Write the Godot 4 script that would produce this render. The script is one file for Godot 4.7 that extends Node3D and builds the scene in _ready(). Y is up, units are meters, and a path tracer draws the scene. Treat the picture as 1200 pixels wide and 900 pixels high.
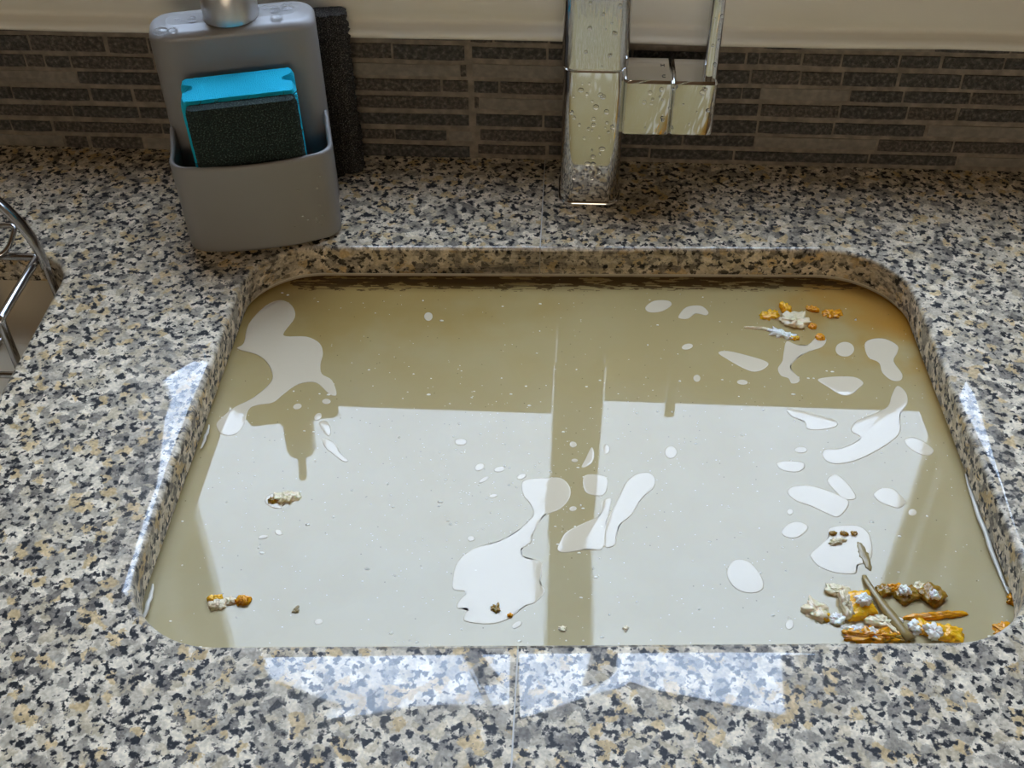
extends Node3D
# A blocked kitchen sink seen from above. Units are metres: x right, y up, z towards the viewer; the counter top is y = 0.

const TOP := 0.0
const THICK := 0.022
const WATER := -0.027
const WALL := -0.066
const FOAM = [
	["large three-lobed pale foam patch by the back left corner of the water", [-167.6, 147.1, -164.5, 140.9, -165.6, 119.9, -158.2, 99.1, -148.6, 91.8, -139.1, 98.2, -134.8, 111.2, -138.9, 127.1, -137.1, 132.1, -122.9, 131.9, -112.8, 138.3, -108.4, 149, -108.1, 159.7, -105.6, 170, -97.8, 176.1, -92.5, 189.7, -97.1, 189.9, -107.8, 179.1, -119, 181, -127.1, 191.4, -132.2, 199.6, -141.6, 202.5, -146.5, 207.1, -146.6, 221.5, -150.2, 230.5, -158.3, 230.7, -163.9, 222.3, -162, 215.1, -156, 205.2, -147, 196.9, -139.5, 184.5, -137.7, 174.2, -144.6, 160.2, -153.2, 152.6]],
	["broad lobed white foam patch at the front centre, left of the mirrored faucet", [31.5, 264.3, 34.2, 260.1, 45.3, 258.1, 55, 258, 60.3, 264.9, 60.4, 273.9, 54.8, 283.1, 46.2, 288.4, 42.8, 295.2, 39.6, 303.9, 39.1, 309.5, 33.7, 315.2, 36, 320.6, 44.7, 322.8, 46, 329, 45.2, 337.7, 47.6, 344.5, 42.7, 352.3, 37.4, 355.1, 28.5, 364.1, 18.2, 367.8, 6.2, 366.8, 4.8, 363.3, 6.2, 358.6, 0.8, 358.2, 1.1, 353.6, 4.6, 347, -2.3, 345.6, -3.6, 338.4, -1.9, 326, 6.4, 315.7, 20, 309.5, 30.9, 300.6, 39, 288.7, 37.2, 280, 32.9, 273.3]],
	["greyish foam strip crossing the mirrored faucet post", [59.4, 300.1, 69.3, 293, 77.9, 286.8, 79.7, 275.9, 85, 273.1, 84, 282.6, 81.8, 294.2, 79.7, 312, 69.4, 313.5, 58.2, 316.2, 54, 313.9, 55.9, 306.8]],
	["white arm-shaped foam patch right of the mirrored faucet, rising to a rounded tip", [94.7, 258.5, 101.2, 252, 108, 250.8, 111.5, 255.2, 110.4, 263.4, 104.3, 270.7, 100.4, 277.9, 96.6, 285.8, 90, 293.8, 87.7, 303.3, 86.9, 308.9, 82.2, 311.4, 80, 307.4, 81.4, 294.3, 85.9, 281.5, 90.4, 269.4]],
	["small boxy grey foam patch on the mirrored faucet above the foam strip", [69.1, 255.2, 79.6, 254.3, 83.2, 258.7, 81.2, 269.9, 75.1, 271.2, 69.2, 267.5]],
	["round foam dot right of the mirrored faucet", [126.1, 232.3, 125.2, 235.5, 123.2, 237.6, 120.9, 237.7, 119.1, 235.8, 118.5, 232.7, 119.4, 229.5, 121.4, 227.4, 123.7, 227.3, 125.5, 229.2]],
	["oval foam dot at the left end of the small dots behind the broad foam patch", [7.9, 249.2, 8, 251.1, 7.1, 253, 5.5, 254.2, 3.8, 254.2, 2.7, 253, 2.6, 251.1, 3.5, 249.2, 5.1, 248.1, 6.8, 248.1]],
	["oval foam dot second in the slanting line behind the broad foam patch", [20.6, 251.5, 20.3, 253, 18.8, 254.3, 16.8, 254.8, 15.1, 254.5, 14.2, 253.4, 14.6, 251.9, 16, 250.6, 18, 250, 19.8, 250.3]],
	["oval foam dot nearest the neck of the broad lobed foam patch", [33.9, 256.2, 33.8, 257.7, 32.6, 259.3, 30.9, 260.2, 29.3, 260.2, 28.4, 259.3, 28.6, 257.8, 29.7, 256.2, 31.4, 255.3, 33, 255.3]],
	["tall drop-shaped foam dot on the dark mirrored faucet", [73.3, 230.6, 75.1, 236, 73.9, 243.5, 70.6, 247.2, 67.3, 248, 69.8, 240.5]],
	["drooping foam patch hanging from the orange food scraps at the back right", [207.1, 120.5, 203.6, 132.8, 201.6, 141.8, 197.8, 149.3, 198.9, 156.5, 203.6, 159.1, 204.9, 163.9, 209.2, 163.1, 210.9, 158.8, 207.1, 150.9, 207.9, 144.4, 218, 132.7, 230.5, 125.4, 234.7, 116.6, 230.5, 112.5, 221.2, 123.4, 213.4, 123.8]],
	["round foam patch right of the drooping foam, by the food scraps", [252, 126.8, 250, 131.4, 246.4, 134.5, 242.5, 134.6, 239.8, 132, 239.3, 127.4, 241.2, 122.7, 244.9, 119.6, 248.8, 119.4, 251.6, 122.1]],
	["shiny kidney foam patch near the right edge at the back", [260.1, 120.9, 266, 115.1, 275.2, 114.6, 282.2, 121.3, 280.7, 128.9, 276.5, 138.1, 279.6, 151, 277, 157.7, 271.4, 157.7, 266.7, 150.2, 266.3, 140.1, 260.1, 134.4]],
	["leaf-shaped foam patch lying left of the drooping foam", [159.3, 135, 166.2, 132.9, 181.1, 137.8, 190.5, 142.4, 191.5, 146.7, 185.2, 152.6, 177.7, 152.4, 165.4, 142.1]],
	["almond-shaped glossy foam patch just above the window reflection on the right", [222.7, 159.6, 231.6, 156.3, 246.7, 155.5, 252.3, 161, 248.5, 166.8, 241.9, 173.5, 235.4, 173.8, 228.2, 166.4]],
	["bean-shaped foam patch near the back rim, right of the faucet", [134.6, 96.2, 140.7, 85.7, 150.9, 83.5, 155.9, 90.2, 153.9, 94.4, 147.2, 92.7, 141.1, 98.6, 136.1, 98.9]],
	["rounded foam patch near the back rim, beside the bean-shaped one", [111.7, 87.1, 118.3, 79.3, 128.4, 78.8, 130.2, 84.1, 122.8, 91.5, 114, 92.7]],
	["tiny foam dash in front of the bean-shaped foam patch", [142.6, 128.2, 142, 130.2, 140.1, 132, 137.7, 132.9, 135.7, 132.5, 134.9, 131.1, 135.5, 129.1, 137.3, 127.2, 139.7, 126.3, 141.7, 126.7]],
	["tiny round foam dot in front of the foam dash, level with the leaf-shaped patch tip", [145.4, 162, 144.8, 164.2, 143.6, 165.5, 142.1, 165.6, 141, 164.3, 140.7, 162.3, 141.3, 160.1, 142.6, 158.8, 144, 158.7, 145.1, 159.9]],
	["tiny flat foam dot between the leaf-shaped foam and the window reflection", [176.2, 164.9, 175.3, 166.3, 173.5, 167, 171.3, 166.8, 169.7, 165.8, 169.3, 164.3, 170.2, 162.9, 172.1, 162.1, 174.2, 162.3, 175.8, 163.3]],
	["curled foam patch with a dark bent upper edge, right of the window reflection's middle", [198.5, 189.3, 208.3, 190.7, 218.6, 194.7, 228.7, 199, 226.9, 204.8, 214.9, 208, 208.9, 206.5, 208.7, 201.3, 201.3, 196.4]],
	["long white diagonal foam patch in the back right of the window reflection", [217.4, 225.2, 228.5, 223.4, 241.4, 213.9, 236.6, 207.7, 241.7, 198.3, 253.4, 191.1, 263.8, 183.9, 268.6, 172.7, 274.1, 163.2, 278.4, 169.5, 277.1, 180.5, 270.4, 191.6, 267.3, 207.5, 257.3, 218.7, 243.1, 229.4, 231.7, 235.6, 221.1, 237.4, 215.7, 232.7]],
	["small flat foam oval beside the tip of the diagonal foam patch", [206.7, 226.2, 205.8, 227.9, 203.7, 229, 201.3, 229.1, 199.5, 228.2, 199, 226.6, 199.9, 225, 202, 223.8, 204.4, 223.7, 206.2, 224.6]],
	["longer foam oval below the small oval, right of centre", [186.3, 239.1, 191.9, 236.4, 202.1, 237.1, 202.9, 241.9, 197.5, 245.8, 189.2, 244.3]],
	["broad slanted foam patch on the right, behind the round speckled foam", [189.9, 263.1, 193.9, 257.9, 203.6, 256.7, 215.1, 260.9, 224.2, 266.9, 224.3, 272.4, 217.3, 281.2, 210.5, 278.5, 202.6, 273.5, 194.4, 269.7]],
	["tilted narrow foam patch just behind the broad slanted one", [215.1, 252.1, 220.5, 246.5, 225.7, 251.5, 229.9, 261.8, 229.1, 266.5, 223.3, 266.8, 219.1, 261.2]],
	["egg-shaped foam patch left of the round speckled foam", [182.7, 294.8, 186.8, 288.5, 193, 285.9, 198.1, 288.8, 197, 293.2, 191.4, 298.2, 185.5, 298.5]],
	["round foam patch speckled with crumbs, behind the cluster of yellow scraps", [197.2, 310.2, 203.6, 303.2, 208.6, 297.3, 210.3, 290.8, 216.3, 287.9, 226.8, 287.4, 232.5, 292.3, 233.2, 299.2, 231.8, 309.3, 227.2, 315.4, 222.4, 317.2, 220.2, 323.1, 209.5, 323.3, 200.7, 319.2, 197.3, 313.6]],
	["foam patch straddling the right edge of the window reflection", [241.2, 261.5, 246.8, 256.6, 253.4, 257.2, 256.6, 261.7, 258.8, 267.6, 254.5, 272.2, 251.3, 272, 244.6, 268.7, 241.8, 265.5]],
	["tiny foam dot right of the window reflection edge, on the dark frame band", [263.6, 275.3, 262.8, 276.9, 261.4, 277.9, 259.9, 278, 258.9, 277.1, 258.8, 275.5, 259.5, 273.9, 260.9, 272.9, 262.4, 272.8, 263.4, 273.7]],
	["tiny foam dot between the broad slanted foam and the egg-shaped foam", [191.3, 278.5, 190.8, 279.9, 189.8, 280.8, 188.8, 280.9, 188, 280.1, 187.8, 278.7, 188.3, 277.3, 189.3, 276.4, 190.4, 276.4, 191.2, 277.2]],
	["plump oval foam patch midway along the front right of the water", [148.9, 324.2, 154.3, 316.5, 162.7, 318.6, 168.4, 331.7, 164.8, 339, 155.1, 338.9, 149.6, 332.6]],
	["foam patch on the right border of the window reflection, beside the long diagonal foam", [268.7, 213.8, 274.4, 211.7, 280.6, 215.8, 284.8, 222.3, 281.3, 227.5, 275, 226.1, 269.6, 220.1]],
	["knob-shaped foam dot on the mirrored pump", [-99.1, 217.2, -94.9, 215.3, -90.9, 222.2, -90.7, 228.5, -94.4, 225.9]],
	["slanting foam streak running right from the mirrored pump", [-94.8, 231, -86.5, 234.7, -82, 242.3, -75.8, 249.4, -78.8, 250.4, -86.6, 243.7, -91.3, 239.4]],
	["white foam ring around the beige food scrap, left of centre", [-119.9, 284.7, -118.5, 280.4, -112.8, 278.3, -105.5, 277.3, -99.8, 278.5, -101.6, 283.2, -107.5, 287.7, -108.9, 290.9, -113.7, 290.6, -117.8, 288.2]],
	["small foam oval in the window reflection left of the mirrored faucet, nearest the back", [-4.3, 229.7, -4.8, 231.5, -6.6, 232.7, -8.9, 232.8, -10.9, 231.8, -11.7, 230.1, -11.2, 228.3, -9.4, 227.1, -7.1, 227, -5.1, 228]],
	["foam blot on the left of the mirrored pump shoulder", [-113.3, 201.5, -113.2, 203.2, -114.1, 204.7, -115.7, 205.5, -117.2, 205.1, -118.3, 203.9, -118.4, 202.2, -117.5, 200.6, -115.9, 199.9, -114.3, 200.2]],
	["foam blot on the right of the mirrored pump shoulder", [-99.5, 208.6, -98.7, 210.4, -98.8, 212.5, -99.7, 214.3, -101.1, 215.1, -102.4, 214.5, -103.1, 212.8, -103, 210.7, -102.1, 208.8, -100.8, 208.1]],
	["foam crumb on the middle of the mirrored shoulder right end", [-95.2, 196.8, -95.5, 198.2, -96.7, 199.2, -98.5, 199.3, -100, 198.5, -100.8, 197, -100.5, 195.6, -99.2, 194.6, -97.5, 194.5, -95.9, 195.4]],
	["small foam oval behind the orange scraps at the front left", [-104.3, 310.4, -104.9, 311.3, -106.2, 311.4, -107.6, 310.7, -108.6, 309.5, -108.9, 308.1, -108.3, 307.2, -107, 307.1, -105.6, 307.8, -104.6, 309.1]],
	["thin foam dash beside the small oval, toward the left rim", [-112.1, 312.3, -112.3, 313.3, -113.5, 314.2, -115.2, 314.6, -116.7, 314.6, -117.5, 313.9, -117.2, 313, -116.1, 312.1, -114.4, 311.6, -112.9, 311.7]],
	["pale foam oval between the orange front left scraps and the front rim", [-70.7, 370.1, -70.7, 371.3, -71.6, 372.3, -72.9, 372.7, -74.1, 372.3, -74.9, 371.3, -74.8, 370, -74, 369.1, -72.7, 368.7, -71.5, 369.1]],
	["ghostly foam spot left of the yellow scraps cluster", [181.1, 360.6, 180.1, 362.4, 178.7, 363.3, 177.4, 362.9, 176.8, 361.5, 177, 359.5, 178.1, 357.7, 179.5, 356.8, 180.7, 357.2, 181.4, 358.6]],
	["pale foam drop on the water behind the broad lobed foam patch, left of its neck", [6.5, 308.3, 6.2, 309.5, 5.2, 310.3, 3.9, 310.4, 2.8, 309.7, 2.3, 308.5, 2.6, 307.3, 3.6, 306.5, 4.9, 306.5, 6, 307.1]],
	["small foam oval beside the front lobe of the broad foam patch, by the mirrored spout", [35.9, 365.7, 35.9, 366.9, 35, 368.4, 33.5, 369.6, 32, 370, 31.1, 369.5, 31, 368.2, 32, 366.7, 33.5, 365.5, 35, 365.1]],
	["tiny foam oval on the mirrored faucet left of the tall drop-shaped dot", [65, 242.5, 64.6, 243.3, 63.7, 243.9, 62.5, 244, 61.5, 243.5, 61.1, 242.7, 61.4, 241.8, 62.4, 241.2, 63.6, 241.1, 64.6, 241.6]],
	["foam nib on the mirrored faucet post, topmost, level with the round dot", [60.6, 226.3, 63.3, 226.6, 64.1, 229.6, 61.7, 231.4, 59.8, 229.4]],
	["foam nib on the right border of the mirrored faucet, beside the tall drop-shaped dot", [84.6, 231.6, 84.2, 234.2, 83.1, 235.8, 81.8, 235.9, 80.7, 234.3, 80.3, 231.8, 80.8, 229.2, 81.9, 227.6, 83.2, 227.5, 84.2, 229.1]],
	["small foam oval low on the dark mirrored faucet, over the foam strip", [64.6, 281.9, 64.3, 283.1, 63.3, 284.1, 62, 284.5, 60.9, 284.1, 60.3, 283.1, 60.5, 281.9, 61.5, 280.9, 62.8, 280.5, 64, 280.9]],
	["thin foam streak behind the broad patch, left of the oval dots' line end", [17.3, 273.9, 17, 274.9, 16, 275.7, 14.6, 276.1, 13.4, 275.9, 12.8, 275.3, 13, 274.3, 14.1, 273.5, 15.5, 273.1, 16.7, 273.3]],
	["small slanted foam fleck between the oval dots and the neck of the broad patch", [11.3, 259.2, 11.1, 260.4, 10.1, 262.1, 8.4, 263.6, 6.8, 264.3, 5.9, 264, 6, 262.7, 7.1, 261, 8.7, 259.5, 10.3, 258.8]],
	["lone small foam dot near the back rim, between the three-lobed patch and the faucet", [-38.2, 105.4, -38.5, 108.2, -39.8, 110, -41.6, 110.1, -43.3, 108.4, -44.2, 105.7, -43.9, 102.8, -42.6, 101, -40.7, 100.9, -39, 102.5]],
]
const STONES = [
	[99, 107.7, ["D", -475, -415, "D", -414, -358, "L", -358, -261, "D", -261, -181, "D", -180, -120, "D", -119, -91, "D", -90, -25]],
	[82.9, 95.2, ["D", -480, -421, "D", -420, -357, "D", -356, -299, "D", -296, -266, "D", -265, -183, "L", -182, -121, "D", -120, -81, "D", -80, -26]],
	[69.6, 79.4, ["D", -485, -419, "D", -418, -364, "D", -363, -349, "D", -348, -329, "D", -328, -264, "D", -263, -165, "L", -162, -30, "D", -30, -25]],
	[56.8, 66.8, ["L", -490, -327, "D", -326, -253, "D", -252, -167, "D", -166, -116, "D", -114, -45, "D", -44, -24]],
	[41.9, 52.5, ["D", -496, -421, "D", -420, -382, "D", -381, -321, "D", -319, -287, "D", -285, -189, "D", -188, -116, "D", -115, -24]],
	[27.8, 37.4, ["D", -502, -433, "D", -432, -338, "D", -337, -285, "D", -284, -191, "D", -190, -124, "D", -122, -24]],
	[14.5, 23.2, ["D", -507, -445, "D", -443, -391, "D", -390, -358, "D", -356, -269, "D", -268, -173, "D", -171, -83, "D", -83, -42, "L", -41, -22]],
	[0.2, 10.3, ["L", -512, -352, "D", -350, -332, "D", -329, -287, "L", -284, -223, "D", -222, -127, "D", -125, -24]],
	[97.9, 106.1, ["D", -22, -5, "D", -4, 36, "D", 37, 84, "L", 86, 193, "D", 194, 222, "L", 223, 318, "D", 318, 372, "D", 373, 468]],
	[85.1, 94.5, ["D", -21, 35, "D", 36, 98, "D", 99, 182, "D", 183, 192, "D", 192, 223, "D", 224, 252, "D", 253, 294, "D", 295, 324, "D", 326, 370, "D", 371, 472]],
	[69.6, 80.6, ["L", -21, 48, "D", 49, 111, "D", 113, 187, "D", 188, 224, "D", 225, 255, "D", 256, 296, "D", 298, 343, "D", 344, 477]],
	[56.9, 66.1, ["D", -20, -1, "D", 0, 74, "D", 75, 138, "D", 139, 183, "D", 183, 197, "L", 197, 263, "D", 264, 303, "D", 304, 353, "D", 354, 482]],
	[43, 53, ["D", -20, -16, "L", -16, 52, "D", 53, 120, "D", 121, 197, "D", 199, 258, "D", 259, 309, "D", 310, 346, "D", 348, 487]],
	[28.3, 38.6, ["D", -19, 33, "D", 34, 115, "D", 116, 198, "D", 199, 256, "D", 257, 326, "L", 328, 492]],
	[15.6, 25.4, ["D", -16, 76, "D", 77, 142, "D", 143, 198, "L", 199, 292, "D", 293, 350, "D", 351, 496]],
	[3.9, 12.3, ["D", -18, 36, "D", 38, 117, "D", 118, 183, "D", 184, 288, "D", 289, 356, "L", 357, 501]],
]


var M := {}
var used := {}
var rng := RandomNumberGenerator.new()
var sg := 0

# ---------------------------------------------------------------- naming
func numbered(called: String) -> String:
	var n: int = used.get(called, 0)
	used[called] = n + 1
	return called if n == 0 else "%s_%03d" % [called, n]

func tag(o: Node3D, label: String, category := "", group := "", kind := "") -> Node3D:
	if label: o.set_meta("label", label)
	if category: o.set_meta("category", category)
	if group: o.set_meta("group", group)
	if kind: o.set_meta("kind", kind)
	return o

func thing(called: String, label: String, category: String, at := Vector3.ZERO, group := "", kind := "") -> Node3D:
	var o := Node3D.new()
	o.name = numbered(called)
	o.position = at
	add_child(o, true)
	return tag(o, label, category, group, kind)

func put(called: String, mesh: Mesh, mat: Material, parent: Node = self) -> MeshInstance3D:
	var o := MeshInstance3D.new()
	o.mesh = mesh
	o.material_override = mat
	if parent == self:
		o.name = numbered(called)
	else:
		var n := 0
		for c in parent.get_children():
			if c.has_meta("base") and c.get_meta("base") == called: n += 1
		o.name = called if n == 0 else "%s_%03d" % [called, n]
		o.set_meta("base", called)
	parent.add_child(o, true)
	return o

# ---------------------------------------------------------------- mesh helpers
func begin() -> SurfaceTool:
	var st := SurfaceTool.new()
	st.begin(Mesh.PRIMITIVE_TRIANGLES)
	sg = 0
	return st

func done(st: SurfaceTool) -> ArrayMesh:
	st.generate_normals()
	st.index()
	return st.commit()

func tri(st: SurfaceTool, a: Vector3, b: Vector3, c: Vector3) -> void:
	st.set_smooth_group(sg)
	st.add_vertex(a); st.add_vertex(b); st.add_vertex(c)

# rows run upwards, columns counter-clockwise seen from above: the outside is in front
func grid(st: SurfaceTool, rows: Array, closed := true) -> void:
	for i in rows.size() - 1:
		var p: PackedVector3Array = rows[i]
		var q: PackedVector3Array = rows[i + 1]
		var n := p.size()
		for j in (n if closed else n - 1):
			var k := (j + 1) % n
			tri(st, p[j], q[j], q[k])
			tri(st, p[j], q[k], p[k])

func cap(st: SurfaceTool, ring: PackedVector3Array, up := true) -> void:
	var c := Vector3.ZERO
	for v in ring: c += v
	c /= ring.size()
	for j in ring.size():
		var a := ring[j]
		var b := ring[(j + 1) % ring.size()]
		if up: tri(st, c, b, a)
		else: tri(st, c, a, b)

# rounded rectangle in the plane y, counter-clockwise from above
func rr(w: float, d: float, r: float, y: float, cx := 0.0, cz := 0.0, n := 6) -> PackedVector3Array:
	var o := PackedVector3Array()
	var corner := [[1, -1, 0.0], [-1, -1, 90.0], [-1, 1, 180.0], [1, 1, 270.0]]
	for k in corner:
		for i in n + 1:
			var t := deg_to_rad(k[2] + 90.0 * i / n)
			o.append(Vector3(cx + k[0] * (w / 2 - r) + r * cos(t), y, cz + k[1] * (d / 2 - r) - r * sin(t)))
	return o

func circle(r: float, y: float, n := 24, cx := 0.0, cz := 0.0) -> PackedVector3Array:
	var o := PackedVector3Array()
	for i in n:
		var t := TAU * i / n
		o.append(Vector3(cx + r * cos(t), y, cz - r * sin(t)))
	return o

func moved(ring: PackedVector3Array, t: Transform3D) -> PackedVector3Array:
	var o := PackedVector3Array()
	for v in ring: o.append(t * v)
	return o

func lathe(profile: Array, n := 28) -> ArrayMesh:
	var st := begin()
	lathe_into(st, profile, n)
	return done(st)

func lathe_into(st: SurfaceTool, profile: Array, n := 28, t := Transform3D()) -> void:
	var rows := []
	for p in profile: rows.append(moved(circle(p.x, p.y, n), t))
	grid(st, rows)
	sg += 1
	cap(st, rows[0], false)
	sg += 1
	cap(st, rows[-1], true)
	sg += 1

func box_into(st: SurfaceTool, size: Vector3, at: Vector3, b := 0.001, t := Transform3D()) -> void:
	var rows := []
	var bb := minf(b, minf(size.x, minf(size.y, size.z)) * 0.45)
	for k in [[-0.5, 0.0, bb], [-0.5, bb, 0.0], [0.5, -bb, 0.0], [0.5, 0.0, bb]]:
		rows.append(moved(rr(size.x - 2 * k[2], size.z - 2 * k[2], maxf(bb * 0.99 - k[2], 0.0002), at.y + k[0] * size.y + k[1], at.x, at.z, 1), t))
	for i in 3:
		grid(st, [rows[i], rows[i + 1]])
		sg += 1
	cap(st, rows[0], false); sg += 1
	cap(st, rows[3], true); sg += 1

func box(size: Vector3, at := Vector3.ZERO, b := 0.001) -> ArrayMesh:
	var st := begin()
	box_into(st, size, at, b)
	return done(st)

func tube_into(st: SurfaceTool, path: PackedVector3Array, r: float, n := 10, flat := 1.0, taper := false) -> void:
	var rows := []
	var side := Vector3.ZERO
	for i in path.size():
		var d := (path[mini(i + 1, path.size() - 1)] - path[maxi(i - 1, 0)]).normalized()
		if i == 0:
			side = d.cross(Vector3.UP if absf(d.y) < 0.9 else Vector3.RIGHT).normalized()
		side = (side - d * side.dot(d)).normalized()
		var other := side.cross(d)
		var ring := PackedVector3Array()
		for j in n:
			var t := TAU * j / n
			var rad := r * (sqrt(sin(PI * (0.04 + 0.92 * i / maxf(path.size() - 1, 1)))) if taper else 1.0)
			ring.append(path[i] + side * cos(t) * rad + other * sin(t) * rad * flat)
		rows.append(ring)
	grid(st, rows)
	sg += 1
	cap(st, rows[0], false); sg += 1
	cap(st, rows[-1], true); sg += 1

# a path with its corners rounded
func bent(pts: Array, r: float, n := 6) -> PackedVector3Array:
	var o := PackedVector3Array([pts[0]])
	for i in range(1, pts.size() - 1):
		var a: Vector3 = pts[i - 1]
		var b: Vector3 = pts[i]
		var c: Vector3 = pts[i + 1]
		var k := minf(r, minf(a.distance_to(b), b.distance_to(c)) * 0.45)
		var p := b + (a - b).normalized() * k
		var q := b + (c - b).normalized() * k
		for j in n + 1:
			var t := float(j) / n
			o.append(p.lerp(b, t).lerp(b.lerp(q, t), t))
	o.append(pts[-1])
	return o

func fillet(pts: Array, radii: Array, closed: bool, n := 10) -> PackedVector2Array:
	var o := PackedVector2Array()
	for i in pts.size():
		var r: float = radii[i]
		var b: Vector2 = pts[i]
		if r <= 0.0 or (not closed and (i == 0 or i == pts.size() - 1)):
			o.append(b)
			continue
		var u: Vector2 = (pts[(i - 1 + pts.size()) % pts.size()] - b).normalized()
		var v: Vector2 = (pts[(i + 1) % pts.size()] - b).normalized()
		var half: float = acos(clampf(u.dot(v), -1, 1)) / 2
		var k := r / tan(half)
		var centre := b + (u + v).normalized() * (r / sin(half))
		var p := b + u * k - centre
		var q := b + v * k - centre
		var turn := p.angle_to(q)
		for j in n + 1: o.append(centre + p.rotated(turn * j / n))
	return o

func smooth_loop(p: PackedVector2Array, n := 4) -> PackedVector2Array:
	var o := PackedVector2Array()
	for i in p.size():
		var a := p[(i - 1 + p.size()) % p.size()]
		var b := p[i]
		var c := p[(i + 1) % p.size()]
		var d := p[(i + 2) % p.size()]
		for j in n: o.append(b.cubic_interpolate(c, a, d, float(j) / n))
	return o

func flat_cap(st: SurfaceTool, p: PackedVector2Array, y: float, up := true) -> void:
	var ids := Geometry2D.triangulate_polygon(p)
	for i in range(0, ids.size(), 3):
		var a := p[ids[i]]
		var b := p[ids[i + 1]]
		var c := p[ids[i + 2]]
		# clockwise seen from above (x right, z down) faces up
		if ((b - a).cross(c - a) > 0.0) != up:
			var k := b
			b = c
			c = k
		tri(st, Vector3(a.x, y, a.y), Vector3(b.x, y, b.y), Vector3(c.x, y, c.y))

func lumpy(size: Vector3, noise_seed: int, rough := 0.3, blocky := 0.0, n := 12) -> ArrayMesh:
	var f := FastNoiseLite.new()
	f.seed = noise_seed
	f.frequency = 0.9
	var st := begin()
	var rows := []
	for i in n + 1:
		var a := PI * i / n - PI / 2
		var ring := PackedVector3Array()
		for j in n * 2:
			var t := TAU * j / (n * 2)
			var d := Vector3(cos(a) * cos(t), sin(a), -cos(a) * sin(t))
			var cube := d / maxf(absf(d.x), maxf(absf(d.y), absf(d.z))) * 0.8
			d = d.lerp(cube, blocky)
			var least := maxf(minf(size.x, size.z), 1e-6)
			var q := d * size / least
			var k := 1.6 * f.get_noise_3d(q.x * 1.3, q.y * 1.3, q.z * 1.3) + 0.8 * f.get_noise_3d(q.x * 3.2, q.y * 3.2, q.z * 3.2)
			ring.append(d * size * 0.5 + Vector3(d.x * least, d.y * size.y, d.z * least) * 0.5 * rough * k)
		rows.append(ring)
	grid(st, rows)
	return done(st)

# ---------------------------------------------------------------- materials
func mat(called: String, c: Color, rough := 0.5, metal := 0.0, spec := 0.5) -> StandardMaterial3D:
	var m := StandardMaterial3D.new()
	m.resource_name = called
	m.albedo_color = c
	m.roughness = rough
	m.metallic = metal
	m.metallic_specular = spec
	m.cull_mode = BaseMaterial3D.CULL_DISABLED
	M[called] = m
	return m

func noise(kind: int, freq: float, s: int, octaves := 1) -> FastNoiseLite:
	var f := FastNoiseLite.new()
	f.noise_type = kind
	f.frequency = freq
	f.seed = s
	f.fractal_type = FastNoiseLite.FRACTAL_FBM if octaves > 1 else FastNoiseLite.FRACTAL_NONE
	f.fractal_octaves = octaves
	return f

func cells(freq: float, s: int, warp: float, warp_freq: float) -> FastNoiseLite:
	var f := noise(FastNoiseLite.TYPE_CELLULAR, freq, s)
	f.cellular_return_type = FastNoiseLite.RETURN_CELL_VALUE
	f.cellular_jitter = 1.0
	f.domain_warp_enabled = true
	f.domain_warp_amplitude = warp
	f.domain_warp_frequency = warp_freq
	f.domain_warp_fractal_type = FastNoiseLite.DOMAIN_WARP_FRACTAL_PROGRESSIVE
	f.domain_warp_fractal_octaves = 3
	return f

func relief(m: StandardMaterial3D, f: FastNoiseLite, scale: float, depth_cm: float, size := 512) -> void:
	var t := NoiseTexture2D.new()
	t.width = size
	t.height = size
	t.seamless = true
	t.noise = f
	m.heightmap_enabled = true
	m.heightmap_texture = t
	m.heightmap_scale = depth_cm
	m.uv1_triplanar = true
	m.uv1_scale = Vector3.ONE * scale

func mottled(m: StandardMaterial3D, f: FastNoiseLite, colors: Array, stops: Array, scale: float, size := 512) -> void:
	var ramp := Gradient.new()
	ramp.offsets = PackedFloat32Array(stops)
	ramp.colors = PackedColorArray(colors)
	var t := NoiseTexture2D.new()
	t.width = size
	t.height = size
	t.seamless = true
	t.noise = f
	t.color_ramp = ramp
	m.albedo_texture = t
	m.albedo_color = Color.WHITE
	m.uv1_triplanar = true
	m.uv1_scale = Vector3.ONE * scale

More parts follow.
